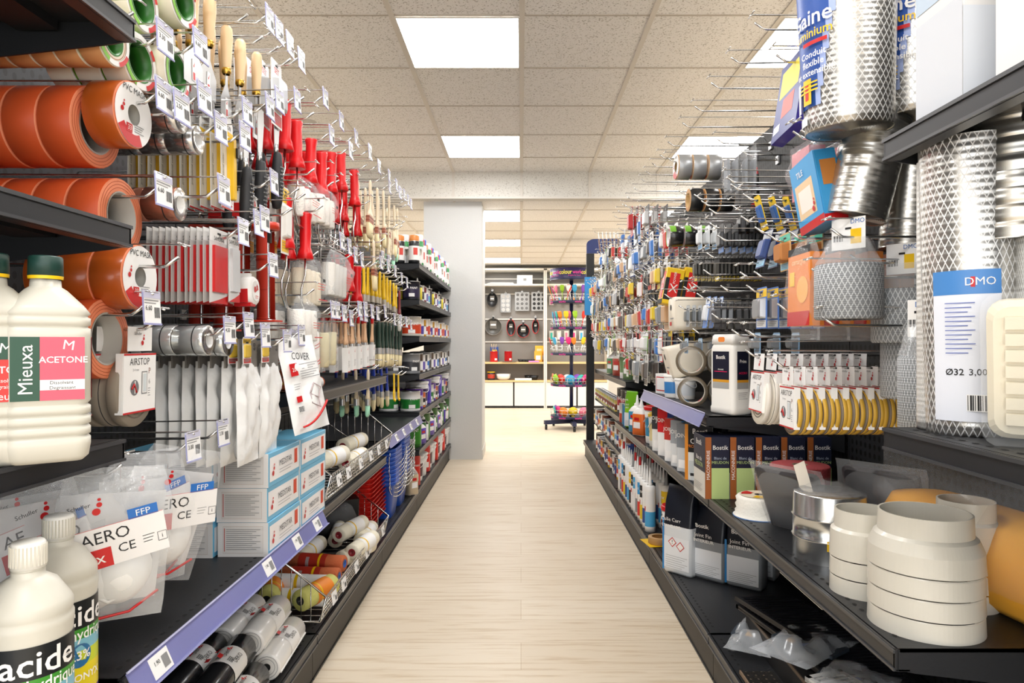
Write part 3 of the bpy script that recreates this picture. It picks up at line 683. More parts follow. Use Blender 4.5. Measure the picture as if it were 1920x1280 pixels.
def glue_bottle(body, band, top=WHITE, r=.03, h=.13, name='glue_bottle'):
    def f():
        o = empty(name); b = MB().loft([(0, r*.9, r*1.1, .01), (.004, r, r*1.2, .015), (h*.72, r, r*1.2, .015), (h*.86, r*.75, r*.8, .015), (h*.92, r*.45, r*.45, .012)], [body, band, body, body], k=3, smooth=True)
        b.rect(-r*.7, h*.25, r*.7, h*.45, .0008, PAPER, X=vface(0, r)); b.rect(-r*.5, h*.5, r*.5, h*.6, .0008, RED, X=vface(0, r)); part('body', b, o)
        part('nozzle', MB().lathe([(r*.5, h*.9), (r*.5, h*.98), (r*.25, h*1.02), (.003, h*1.28), (0, h*1.28)], top, 14), o); return o
    return f
def pouch(w, d, h, body, band, txt1, txt2, name='powder_bag', haz=False):
    def f():
        o = empty(name); b = MB(); b.loft([(0, d/2-.006, w/2-.004, .01), (.01, d/2, w/2, .012), (h*.55, d/2, w/2, .012), (h*.8, d*.36, w/2*.98, .01), (h*.95, d*.1, w*.47, .004), (h, .003, w*.46, .002)], [body, body, band, band, band], k=2, smooth=True); part('bag', b, o)
        b = MB(); X = vface(0, d/2+.001); b.rect(-w*.44, h*.06, w*.44, h*.42, 0, M('#e8eaec', .5), X=X); b.rect(-w*.5, h*.03, -w*.44, h*.62, .0002, M('#2f86c6', .4), X=X)
        X2 = T(-.007, 0, 0) @ R(10, 'Y') @ vface(0, d/2+.006)
        b.text(txt1, w*.16, 0, h*.68, 0, WHITE, X=X2); b.text(txt2, w*.13, 0, h*.60, 0, WHITE, X=X2, bold=.02); lines(b, -w*.38, w*.38, h*.2, 6, h*.025, GREY, .0006, X=X)
        if haz:
            for u in (-w*.14, w*.14):
                q = w*.15; b.poly([(u, h*.36-q+(.0 if u < 0 else -q*.6), .001), (u+q, h*.36+(.0 if u < 0 else -q*.6), .001), (u, h*.36+q+(.0 if u < 0 else -q*.6), .001), (u-q, h*.36+(.0 if u < 0 else -q*.6), .001)], RED, X=X)
                q *= .78; b.poly([(u, h*.36-q+(.0 if u < 0 else -q*.77), .0013), (u+q, h*.36+(.0 if u < 0 else -q*.77), .0013), (u, h*.36+q+(.0 if u < 0 else -q*.77), .0013), (u-q, h*.36+(.0 if u < 0 else -q*.77), .0013)], WHITE, X=X)
            b.text('!', w*.17, -w*.14, h*.36, .0018, INK, X=X, bold=.03)
        else: b.text('Bostik', w*.16, 0, h*.82, .001, WHITE, X=X2, bold=.02)
        part('print', b, o); return o
    return f
# ================= left run: goods =================
HDPE = M('#cdc9bc', .38, spec=.5)
def acetone(v):
    def f():
        o = empty('solvent_bottle'); b = MB(); h = .044; lv = [(0, .036, .036, .012), (.006, .042, .042, .016)]
        def rib(z0, n):
            for i in range(n):
                z = z0+i*.0125; lv.extend([(z, h, h, .016), (z+.008, h, h, .016), (z+.0095, h-.003, h-.003, .014), (z+.011, h-.003, h-.003, .014)])
        rib(.020, 4); lv.append((.072, h, h, .016)); lv.append((.149, h, h, .016)); rib(.150, 2)
        lv.extend([(.176, h, h, .016), (.186, h-.006, h-.006, .02), (.205, .022, .022, .02), (.209, .0165, .0165, .0165), (.222, .0155, .0155, .0155)])
        b.loft(lv, HDPE, k=4, smooth=True); part('body', b, o)
        b = MB().lathe([(.018, .218), (.0185, .222)], YEL, 24); b.lathe([(0, .246), (.0165, .246), (.018, .244), (.0185, .222), (.0, .222)], M('#173a33', .45), 24); part('cap', b, o, 'dark green cap over a yellow ring')
        b = MB(); g = M('#1f4a35', .4); pk = M('#e8566a', .4); rd = M('#d8322c', .4); X = vface(0, h+.0006); z0, z1 = .074, .148
        b.rect(-.036, z0, .036, z1, 0, g, X=X); w = .0003
        if v: b.rect(-.008, z0, .036, z1, w, pk, X=X); b.rect(-.008, .086, .036, .098, 2*w, PAPER, X=X); b.text('Mieuxa', .020, -.021, .110, 2*w, WHITE, X=X, rot=90, bold=.02); b.text('ACETONE', .0105, .015, .121, 2*w, WHITE, X=X, bold=.02); b.text('Dissolvant', .0055, .013, .0945, 3*w, INK, X=X); b.text('Degraissant', .0055, .014, .0885, 3*w, INK, X=X)
        else: b.rect(-.016, z0, .036, .122, w, rd, X=X); b.text('ACETONE', .011, .010, .110, 2*w, WHITE, X=X, bold=.02); b.text('Dissolvant', .006, .012, .098, 2*w, WHITE, X=X); b.text('Degraissant', .006, .012, .091, 2*w, WHITE, X=X); b.text('Mieuxa', .012, .010, .080, 2*w, WHITE, X=X, bold=.03); b.rect(-.034, .080, -.018, .11, w, REDP, X=X)
        b.text('M', .016, .020 if v else .012, .138 if v else .134, 2*w, WHITE, X=X, rot=-8, bold=.03)
        for yaw in (-90, 90): b.rect(-.030, z0, .030, z1, 0, pk if v else g, X=vface(yaw, h+.0006)); lines(b, -.025, .025, .138, 9, .007, PAPER, .0004, X=vface(yaw, h+.0006))
        part('label', b, o, 'green and red printed label'); return o
    return f
def acid():
    o = empty('acid_bottle'); r = .046; b = MB()
    b.lathe([(0, 0), (r-.006, 0), (r, .006), (r, .155), (r+.001, .165), (r+.001, .172), (r-.001, .175), (r, .178), (r, .188), (r-.002, .192), (.030, .214), (.021, .220), (.0175, .222), (.0175, .232)], HDPE, 36); part('body', b, o)
    b = MB().lathe([(.0175, .228), (.0185, .229)], HDPE, 30)
    pr = [(0, .262), (.0165, .262), (.018, .260), (.0185, .231), (0, .231)]; b.lathe(pr, M('#f2f0e8', .4), 30)
    for i in range(30): a = 2*PI*i/30; b.box((.0186*math.cos(a), .0186*math.sin(a), .246), (.0008, .0016, .024), HDPE, X=None)
    part('cap', b, o, 'ribbed white screw cap')
    q = r+.0006; b = MB(); a0, a1 = -1.9, 1.5
    for z0, z1, m in ((.018, .024, PURP), (.024, .062, M('#e3cf17', .4)), (.062, .082, M('#c4cf2a', .4)), (.082, .098, M('#7fb8c9', .4)), (.098, .112, M('#3f8f2f', .4)), (.112, .150, M('#14181a', .4))):
        b.lathe([(q, z0), (q, z1)], m, 22, a0=a0, a1=a1)
    b.lathe([(q+.0003, .03), (q+.0003, .14)], M('#1f3a14', .5), 4, a0=a0, a1=a0+.5)
    X = vface(0, r); b.text('acide', .040, .006, .129, .0012, WHITE, X=X, bold=.02, cyl=r); b.text('chlorhydrique', .0215, .004, .104, .0012, WHITE, X=X, bold=.01, cyl=r, sx=.85)
    vs = [(.016*math.cos(i*PI/10)+.004, .076+.016*math.sin(i*PI/10)) for i in range(20)]
    b.add([((r+.0014)*math.sin(u/r), v, (r+.0014)*math.cos(u/r)-r) for u, v in vs], [tuple(range(20))], M('#2a6a9a', .4), X=X)
    b.text('23%', .017, .004, .076, .002, WHITE, X=X, bold=.02, cyl=r); b.text('ONYX', .014, .016, .046, .0016, WHITE, X=X, bold=.03, cyl=r); b.lathe([(0, .0016), (.006, .0016)], RED, 12, X @ T(-.008, .046, -.001), smooth=False)
    part('label', b, o, 'black, green and yellow printed label'); return o
put('acetB', acetone(1), (-.578, .83, .8592), (0, 0, -52), 'white ribbed acetone bottle with a pink and green label, right of its twin', 'bottle')
put('acetA', acetone(0), (-.622, .80, .8592), (0, 0, -50), 'white ribbed acetone bottle with a green and red label at the photo edge', 'bottle')
put('acid', acid, (-.592, .82, .5005), (0, 0, -46), 'white acid bottle with a yellow label, the one standing in front', 'bottle', 'white acid bottles')
put('acid', acid, (-.640, .945, .5005), (0, 0, -30), 'white acid bottle half hidden behind another acid bottle', 'bottle', 'white acid bottles')

OT = M('#d9582a', .45); OTS = M('#e88a62', .6); OTD = M('#b8561c', .3, coat=.4); CORE = M('#b9b6ae', .8); TAN = M('#d99a63', .6); CRM = M('#e9e0cc', .65); GCORE = M('#2c6b24', .4)
hang(-1, 'tanroll', tape(.040, .024, .036, TAN, CRM, GCORE, ('ring', '')), 'tape_roll', 213, 50, 6, .038, 'tan masking tape roll with green core', 'tape roll', 'below the top shelf', X0=-.625)
hang(-1, 'greenroll', tape(.047, .034, .040, CRM, WHITE, GCORE, ('ring', '')), 'tape_roll', 333, 107, 3, .045, 'cream tape roll with dark green core', 'tape roll', 'beside the putty knives', X0=-.615, txt='6.60')
hang(-1, 'greenroll', tape(.047, .034, .040, CRM, WHITE, GCORE, ('ring', '')), 'tape_roll', 262, 82, 3, .045, 'cream tape roll with dark green core', 'tape roll', 'above the orange PVC roll', X0=-.63, txt='3.30')
hang(-1, 'greenroll', tape(.047, .034, .040, CRM, WHITE, GCORE, ('ring', '')), 'tape_roll', 345, -30, 3, .045, 'cream tape roll with dark green core', 'tape roll', 'at the top edge', X0=-.61, txt='4.50')
hang(-1, 'greenroll', tape(.047, .034, .040, CRM, WHITE, GCORE, ('ring', '')), 'tape_roll', 268, -28, 3, .045, 'cream tape roll with dark green core', 'tape roll', 'on the top row', X0=-.63)
Y, Z = hang(-1, 'pvcmask', tape(.052, .026, .05, OTD, OTS, CORE, ('disc', 'PVC MASK')), 'tape_roll', 250, 190, 1, .05, 'brownish PVC tape roll with a printed disc, upper one', 'tape roll', 'in front of three orange rolls', X0=-.618, txt='6.60')
BIG = tape(.063, .042, .052, OT, OTS, CORE)
for i in range(4): put('bigorange', BIG, (-.676-.053*i, Y, Z-.004), (0, 1, -1), f'large orange tape roll, {ORD[i]} behind the upper PVC disc', 'tape roll', 'large orange tape rolls')
hang(-1, 'bigorange', BIG, 'tape_roll', 228, 364, 4, .054, 'large orange tape roll with grey core', 'tape roll', 'below the silver rolls', X0=-.66, txt='6.60', extra=.03, jit=1)
Y, Z = hang(-1, 'pvcmask', None, 'tape_roll', 262, 494, 3, .051, 'brown PVC tape roll with a printed disc, lower row', 'tape roll', '', X0=-.615, txt=None, extra=.03)
hang(-1, 'bigorange', BIG, 'tape_roll', 200, 590, 2, .054, 'large orange tape roll with wide grey core', 'tape roll', 'above the AIRSTOP pack', X0=-.655, txt='6.60', extra=.025, jit=1)
SIL = M('#cfd0d1', .2, .85); SILR = M('#a8705c', .22, .5); CLT = M('#d4d8d8', .1, .55)
hang(-1, 'silroll', hollow_tape(.027, .05, SIL), 'tape_roll', 372, 248, 4, .052, 'shiny silver tape roll', 'tape roll', 'above the yellow cutters', X0=-.605, txt='3.30')
hang(-1, 'silroll', None, 'tape_roll', 340, 205, 2, .052, 'shiny silver tape roll, higher', 'tape roll', 'beside the green cores', X0=-.60, txt='4.50')
hang(-1, 'copper', hollow_tape(.030, .055, SILR), 'tape_roll', 338, 366, 3, .056, 'copper tinted metal tape roll', 'tape roll', 'above the SAMURAI cards', X0=-.61, txt='3.30', extra=.03)
hang(-1, 'clearroll', hollow_tape(.030, .06, CLT), 'tape_roll', 392, 622, 3, .062, 'clear packing tape roll', 'tape roll', 'above the grey 60 headers', X0=-.615, txt='4.50')
hang(-1, 'clearroll', None, 'tape_roll', 428, 626, 3, .062, 'clear packing tape roll', 'tape roll', 'farther of two hooks', X0=-.615, txt='2.50')
Y, Z = hang(-1, 'airstopL', coil_card(M('#8d8273', .7), M('#8d8273', .7), .06, .045, .10, .098), 'pack', 262, 615, 2, .05, 'AIRSTOP draught seal pack under the big orange roll', 'draught seal', '', X0=-.635, txt=None)
hang(-1, 'cutter', cutter, 'cutter', 425, 222, 10, .021, 'yellow snap-off cutter on a white card', 'cutter', '', X0=-.615, txt='3.30', jit=1.5)
hang(-1, 'samR', slim_blister(.082, .15, RED), 'pack', 410, 440, 11, .0125, 'red spatula set on a clear SAMURAI card', 'spatula set', '', X0=-.615, txt=None, jit=1)
hang(-1, 'samG', slim_blister(.05, .145, M('#c9cacb', .3)), 'pack', 438, 447, 3, .02, 'grey spatula set beside the red ones', 'spatula set', '', X0=-.61, txt=None)
for k, (px, py, bw, n, tl) in enumerate(((372, -40, .075, 3, 'nearest the green cores'), (405, -8, .07, 4, 'second hook from the green cores'), (436, 48, .055, 4, 'third hook from the green cores'), (461, 74, .045, 4, 'fourth hook from the green cores'), (491, 98, .035, 3, 'fifth hook from the green cores'))):
    hang(-1, 'knife%d' % k, putty_knife(bw), 'knife', px, py, n, .036, 'wooden handled putty knife', 'putty knife', tl, X0=-.605, txt=None)
for px, py, n, tl in ((466, 212, 2, 'nearest the cutters'), (492, 205, 2, 'in the middle'), (522, 195, 2, 'beside the red handles')):
    hang(-1, 'trowel', flat_trowel, 'trowel', px, py, n, .045, 'jointing trowel with dotted black grip', 'trowel', tl, X0=-.60, txt='3.30')
hang(-1, 'wcard', blister(.07, .16, .02, PAPER, M('#c9ccd0', .3), PAPER, 'SET', RED, RED), 'pack', 518, 125, 4, .03, 'white card with a grey scraper set', 'scraper set', 'above the black grips', X0=-.60)
for px, py, tl in ((474, 350, 'upper pair'), (478, 508, 'lower pair')):
    hang(-1, 'measure', tape_measure, 'tape_measure', px, py, 2, .05, 'white tape measure with red emblem', 'tape measure', tl, X0=-.60, txt='4.50')
for px, py, n, tl in ((520, 400, 3, 'beside the lower tape measures'),):
    hang(-1, 'gun', caulk_gun, 'caulking_gun', px, py, n, .058, 'red caulking gun with threaded rod', 'caulking gun', tl, X0=-.585, txt=None)
hang(-1, 'gun', None, 'caulking_gun', 446, 405, 2, .058, 'red caulking gun behind the tape measures', 'caulking gun', '', X0=-.64)
hang(-1, 'wcard2', blister(.055, .17, .012, PAPER, M('#e4e2dc', .4), YEL, 'KIT', INK, YEL), 'pack', 535, 360, 5, .03, 'yellow topped white tool card', 'tool card', 'above the caulking guns', X0=-.60)
RFR, RFS = roller_frame(), roller_frame(True)
for i, (px, py, n, s) in enumerate(((546, 190, 3, 0), (566, 228, 3, 0), (594, 262, 3, 0), (613, 287, 3, 0), (631, 287, 3, 0), (648, 287, 3, 0), (672, 320, 2, 0))):
    if i > 1: hang(-1, 'rframe', RFR, 'roller_frame', px+4, py+62, 2, .05, 'red handled roller frame, second layer', 'roller frame', f'under hook {["one","two","three","four","five","six","seven"][i]}', X0=-.64)
    hang(-1, 'rframe', RFR, 'roller_frame', px, py, n, .05, 'red handled wire roller frame', 'roller frame', f'on hook {["one","two","three","four","five","six","seven"][i]} of the top row', X0=-.60, txt='2.50' if i in (2, 4) else None)
for i, (px, py) in enumerate(((548, 372), (584, 400), (664, 478), (678, 500))):
    hang(-1, 'rframe', RFR, 'roller_frame', px, py, 2, .05, 'red handled roller frame', 'roller frame', ('beside the caulking guns', 'over the wool sleeves', 'beside the yellow brushes', 'just before the yellow brushes')[i], X0=-.59, txt=None)
BAGR = film_bag(.15, .14, .04, FILM, c_rolls(3, .024, M('#f0ece4', .95, bump=.3, bs=250)), seed=4)
hang(-1, 'rbag', BAGR, 'bag', 604, 348, 2, .09, 'bag of white fluffy roller sleeves', 'roller sleeves', 'below the red handles', X0=-.62, txt=None)
hang(-1, 'rbag', None, 'bag', 566, 330, 2, .09, 'bag of white fluffy roller sleeves', 'roller sleeves', 'nearest the black grips', X0=-.63)
hang(-1, 'rbag2', film_bag(.17, .16, .045, FILM, c_rolls(4, .021), seed=9), 'bag', 574, 478, 3, .08, 'bag of cream foam roller sleeves', 'roller sleeves', 'right of the caulking guns', X0=-.63)
hang(-1, 'rbag3', film_bag(.20, .17, .05, FILM2, c_rolls(4, .023, M('#f2efe8', .95, bump=.3, bs=250)), seed=11), 'bag', 628, 470, 2, .1, 'large printed bag of roller sleeves', 'roller sleeves', 'above the price tags', X0=-.62)
hang(-1, 'rbag', None, 'bag', 566, 555, 2, .09, 'bag of white fluffy roller sleeves', 'roller sleeves', 'lowest, above the dust sheets', X0=-.61)
hang(-1, 'ssleeve', sleeve_bag(True), 'sleeve', 597, 590, 3, .06, 'white roller sleeve with red stripes', 'roller sleeve', 'in film', X0=-.61, txt='2.50')
hang(-1, 'csleeve', sleeve_bag(False, M('#ded3ac', .8), .11, .018), 'sleeve', 617, 594, 3, .05, 'pale yellow foam roller sleeve', 'roller sleeve', 'near hook', X0=-.61)
hang(-1, 'csleeve', None, 'sleeve', 632, 594, 3, .05, 'pale yellow foam roller sleeve', 'roller sleeve', 'far hook', X0=-.61)
for z in range(3):
    for i in range(4):
        def foam():
            o = empty('foam_roller'); part('foam', MB(AX_Y).lathe([(.004, 0), (.017, .0), (.0195, .003), (.0195, .097), (.017, .1), (.004, .1)], M('#c96a42', .9, bump=.3, bs=200), 18), o)
            part('core', MB(AX_Y).lathe([(.004, -.001), (.0015, -.001), (.0015, .1)], YEL, 10), o)
            part('label', MB(AX_Y).lathe([(.0198, .05), (.0198, .085)], PAPER, 18), o); return o
        if z+i < 5: put('foam', foam, (-.645-.041*i-.02*z, 2.08+.015*((i+z) % 2), .8755+.0345*z), (0, 0, 0), f'orange foam roller end, {ORD[i]} from the aisle in the {("bottom","middle","top")[z]} layer', 'foam roller', 'orange foam rollers stacked on the shelf')
def wire_rack():
    o = empty('wire_rack'); b = MB()
    for z in (0, .018, .036): b.tube([(-.36, -.19, z), (0, -.19, z), (0, .19, z), (-.36, .19, z)], .0024, CHROME, 5)
    for i in range(11): y = -.19+.038*i; b.tube([(-.36, y, 0), (0, y, 0), (0, y, .04)], .0018, CHROME, 4)
    part('wire_grid', b, o); return o
put('rack', wire_rack, (-.625, 2.36, 1.315), (0, 0, 0), 'chrome wire rack between the two layers of roller sleeves', 'wire rack')
# ---- brushes of the farther bay
WB = M('#f1dfc0', .45); BR = M('#e3d3a6', .8, bump=.2, bs=300); DB = M('#3a3128', .8, bump=.2, bs=300)
BIGB = brush(.09, WB, BR, .15, M('#b06a50', .5), .06, M('#8c4a34', .5)); MIDB = brush(.04, WB, BR, .17, M('#b06a50', .5), .06, M('#8c4a34', .5))
for i, (px, py, n, k) in enumerate(((698, 338, 3, 'bigb'), (711, 352, 3, 'midb'), (722, 357, 3, 'midb'), (733, 367, 3, 'midb'), (742, 383, 3, 'midb'), (748, 390, 3, 'midb'))):
    hang(-1, k, BIGB if k == 'bigb' else MIDB, 'brush', px, py, n, .05, ('wide' if k == 'bigb' else 'long')+' pale wood brush with striped ferrule', 'paint brush', f'on hook {["one","two","three","four","five","six"][i]} of six', X0=-.60, txt='3.30' if i in (1, 3) else None)
MB_ = brush(.032, WB, M('#9fd8b8', .6), .12, M('#8d8d8d', .4), .04)
for i, (px, py) in enumerate(((732, 430), (741, 432), (746, 420))):
    hang(-1, 'mintb', MB_, 'brush', px, py, 2, .05, 'pale wood brush with mint bristle guard', 'paint brush', f'{ORD[i]} hook from the aisle tags', X0=-.60)
hang(-1, 'bigb2', brush(.06, WB, BR, .12, M('#b06a50', .5), .06, M('#7c3a28', .5)), 'brush', 704, 450, 1, .05, 'single pale brush in front of the yellow handles', 'paint brush', '', X0=-.585)
YB = brush(.030, M('#f4c81a', .35), DB, .115, M('#b9b2a4', .35, .6), .05)
for i, (px, py) in enumerate(((686, 497), (694, 500), (702, 503), (709, 506), (716, 509), (723, 514), (729, 520), (735, 525), (741, 530), (746, 535))):
    hang(-1, 'yellowb', YB, 'brush', px, py, 3, .035, 'yellow handled brush with dark bristles', 'paint brush', f'{ORD[i]} hook', X0=-.60, txt='2.50' if i % 2 else None)
RT = brush(.036, M('#e0b48c', .45), BR, .11, STEEL, .045, tip=REDP, sleeve=True)
for i, (px, py, n) in enumerate(((652, 588, 4), (664, 588, 4), (676, 590, 4), (688, 590, 4), (702, 592, 4))):
    hang(-1, 'redtip', RT, 'brush', px, py, n, .04, 'red tipped wooden brush in white sleeve', 'paint brush', f'{ORD[i]} hook', X0=-.60, txt='2.50' if i != 2 else '3.30')
GB = brush(.032, M('#1e3a2c', .4), BR, .12, STEEL, .055)
for i, (px, py) in enumerate(((714, 600), (721, 602), (728, 603), (734, 605), (740, 607), (746, 609), (751, 611), (755, 613))):
    hang(-1, 'greenb', GB, 'brush', px, py, 3, .04, 'dark green handled brush with pale bristles', 'paint brush', f'{ORD[i]} hook', X0=-.60, txt='2.50' if i % 2 else None)
hang(-1, 'darkred', brush(.04, M('#7d2028', .4), M('#f0efe9', .8), .12, M('#c9c3b8', .4), .055), 'brush', 752, 545, 2, .05, 'dark red handled brush with white bristles', 'paint brush', 'by the tins', X0=-.59)
BB = brush(.034, M('#1f3fae', .35), BR, .115, STEEL, .05)
for i, (px, py, n) in enumerate(((690, 690, 4), (705, 690, 5), (718, 688, 5), (728, 688, 4))):
    hang(-1, 'blueb', BB, 'brush', px, py, n, .042, 'blue handled brush with pale bristles', 'paint brush', f'{ORD[i]} hook below the shelf', X0=-.64, hk=True)
hang(-1, 'mintlow', brush(.034, WB, M('#9fd8b8', .6), .12, STEEL, .045), 'brush', 694, 692, 3, .05, 'wooden brush with mint guard among blue ones', 'paint brush', '', X0=-.60)
YS = lambda: (lambda o: (part('body', MB(CF).prism([(-.012, -.12), (.012, -.12), (.016, -.09), (.006, -.07), (.006, 0), (-.006, 0), (-.006, -.07), (-.016, -.09)], -.006, 0, YEL), o), part('rim', MB(CF).tube([(-.012, -.12, 0), (0, -.128, 0), (.012, -.12, 0)], .004, YEL), o), o)[-1])(empty('paint_key'))
for i, px in enumerate((740, 748)): hang(-1, 'ykey', YS, 'key', px, 700, 1, .04, 'yellow plastic opener under the rail, '+('near' if i == 0 else 'far')+' one', 'opener', '', X0=-.585, group='yellow openers')
# ---- white dust sheets and grey headers
hang(-1, 'dsheet', dust_sheet(False), 'bag', 462, 640, 7, .028, 'white bagged dust sheet with grey 60 header', 'dust sheet', '', X0=-.605, txt='2.50', jit=1.5)
hang(-1, 'dsheet', None, 'bag', 506, 642, 4, .03, 'white bagged dust sheet with grey header', 'dust sheet', 'second hook', X0=-.60, txt='2.50')
Yd = Yat(548, -.60); put('dsheetp', dust_sheet(True), (-.585, Yd-.03, Zat(632, Yd)), (6, -9, -22), 'large white printed dust sheet bag tilted forward', 'dust sheet'); add_hook(-1, Yd, Zat(640, Yd), .42, '2.50', 1, 'that holds the printed dust sheet')
for i, px in enumerate((463, 497)):
    hang(-1, 'easycut', blister(.045, .058, .004, PAPER, M('#d9b53a', .5), YEL, 'EASY CUT', INK, RED), 'pack', px, 642, 2, .03, 'small yellow EASY CUT card', 'cutter card', ('near', 'far')[i]+' hook', X0=-.59, hk=False)
# ---- face mask bags
MBAG = [mask_bag(1), mask_bag(2)]
for i, (x, y, z, rz, ry, rx, k, d) in enumerate(((-.605, 1.03, .806, -52, 9, -4, 0, 'nearest, hanging by the acid bottles'), (-.600, 1.225, .805, -44, 10, -14, 1, 'tilted against the blue boxes'),
        (-.70, 1.03, .80, -35, 2, 2, 1, 'dark one behind the acid bottles'), (-.665, 1.215, .80, -30, 3, 0, 0, 'between the two front bags'), (-.76, 1.05, .80, -30, 2, 0, 0, 'deepest on its hook'))):
    put('mbag%d' % k, MBAG[k], (x, y, z), (rx, ry, rz), 'film bag of white AERO dust masks, '+d, 'dust mask pack', 'AERO dust mask bags')
add_hook(-1, 1.05, .80, .40, None, 1, 'over the nearest mask bag'); add_hook(-1, 1.24, .80, .42, '3.00', 1, 'over the tilted mask bag'); add_hook(-1, 1.40, .80, .40, '3.30', 1, 'over the blue boxes')
# ---- blue boxes
BX = M('#6fb9dc', .4, coat=.2); GP = M('#dcdad8', .5)
specA = [('r', .03, .14, .97, .86, M('#f3f0ee', .5)), ('d', .12, .46, .10), ('t', 'MEDSTAR', .50, .58, .26, M('#4c4c50', .5)), ('l', .30, .2, .72, .38, 2), ('r', .80, .34, .90, .80, M('#d84a2a', .5))]
specB = [('r', 0, 0, 1, 1, GP), ('r', .10, .10, .90, .90, M('#c9beb6', .5)), ('r', .107, .115, .893, .885, M('#d6d3d0', .5)), ('l', .17, .16, .85, .80, 11), ('r', .125, .16, .14, .84, M('#b8453c', .5))]
BOXM = carton(.228, .118, .0795, BX, [(0, specA), (180, specA), (-90, specB), (90, specB)], 'glove_box')
def topart(): pass
for ci, (xc, yc, n) in enumerate(((-.651, 1.71, 3), (-.651, 1.943, 3), (-.775, 1.70, 3), (-.775, 1.935, 3), (-.90, 1.72, 3))):
    for k in range(n):
        put('medbox', BOXM, (xc+random.uniform(-.003, .003), yc, .5005+.0803*k), (0, 0, random.uniform(-.8, .8)), 'light blue glove box, %s of the %s' % (('bottom', 'middle', 'top')[k], ('front stack by the rail', 'farther stack by the rail', 'second row near stack', 'second row far stack', 'deepest stack')[ci]), 'glove box', 'light blue glove boxes stacked on the shelf')
# ---- bin bag rolls on the base shelf
def bagroll(m, L=.26, r=.036):
    def f():
        o = empty('bin_bag_roll'); b = MB(AX_Y); b.lathe([(.010, 0), (r*.7, .001), (r-.003, 0), (r, .004), (r, L-.004), (r-.003, L), (.01, L)], m, 26); b.lathe([(.010, .001), (0, .002)], INK, 12)
        for q in range(3): b.lathe([(r*(.35+q*.2), .0004), (r*(.38+q*.2), .0004)], M('#7d7d7d', .4), 20)
        b.box((r*.9, 0, L*.5), (r*.4, .004, L*.98), m, X=R(20)); part('roll', b, o)
        b = MB(AX_Y); b.lathe([(r+.0012, L*.40), (r+.0012, L*.72)], PAPER, 26)
        for a in (60, 100, 150):
            X = AX_Y.inverted() @ R(0, 'Y'); b.T = Matrix(); Xc = R(-a+90, 'Y') @ T(0, L*.56, r+.0018)
            b.text('DEKO', .016, .012, .0, 0, INK, X=Xc, rot=90); b.rect(-.028, -.036, -.018, -.018, 0, RED, X=Xc); dots(b, -.018, .018, .005, .0002, X=Xc); barcode(b, -.006, -.03, .014, .02, .0002, X=Xc)
        part('band', b, o, 'white printed band'); return o
    return f
BLKF = M('#1c1d20', .25, coat=.3); WHF = M('#eceae6', .25, coat=.3)
k = 0
for j, (x, y, z) in enumerate(((-.64, 1.43, .178), (-.715, 1.45, .178), (-.79, 1.44, .178), (-.865, 1.45, .178), (-.677, 1.44, .243), (-.752, 1.45, .243), (-.827, 1.46, .243), (-.64, 1.13, .178), (-.715, 1.13, .178))):
    put('bagblack', bagroll(BLKF), (x, y, z), (0, 0, 4), 'black bin bag roll with white band, '+('near end by the kick plate', 'second from the rail', 'third from the rail', 'deepest of the lower layer', 'upper layer by the rail', 'upper layer middle', 'upper layer deepest', 'closest to the camera', 'nearest row, second from rail')[j], 'bin bag roll', 'black bin bag rolls on the base shelf')
for j, (x, y, z) in enumerate(((-.645, 1.73, .178), (-.72, 1.74, .178), (-.795, 1.74, .178), (-.683, 1.72, .243), (-.758, 1.73, .243), (-.833, 1.74, .243))):
    put('bagwhite', bagroll(WHF, .24), (x, y, z), (0, 0, 3), 'white bin bag roll with printed band, '+('lower layer by the rail', 'lower layer second', 'lower layer third', 'upper layer by the rail', 'upper layer second', 'upper layer deepest')[j], 'bin bag roll', 'white bin bag rolls on the base shelf')
put('paperroll', lambda: (lambda o: (part('paper', MB(AX_Y).lathe([(.012, 0), (.033, 0), (.035, .003), (.035, .12), (.012, .12)], M('#eadfb8', .8), 26), o), part('core', MB(AX_Y).lathe([(.012, .0005), (.009, .0005), (.009, .12)], M('#6d5a40', .8), 16), o), o)[-1])(empty('paper_roll')), (-.60-.07, 1.27, .252), (0, 0, 8), 'cream paper roll end among the black bag rolls', 'paper roll')
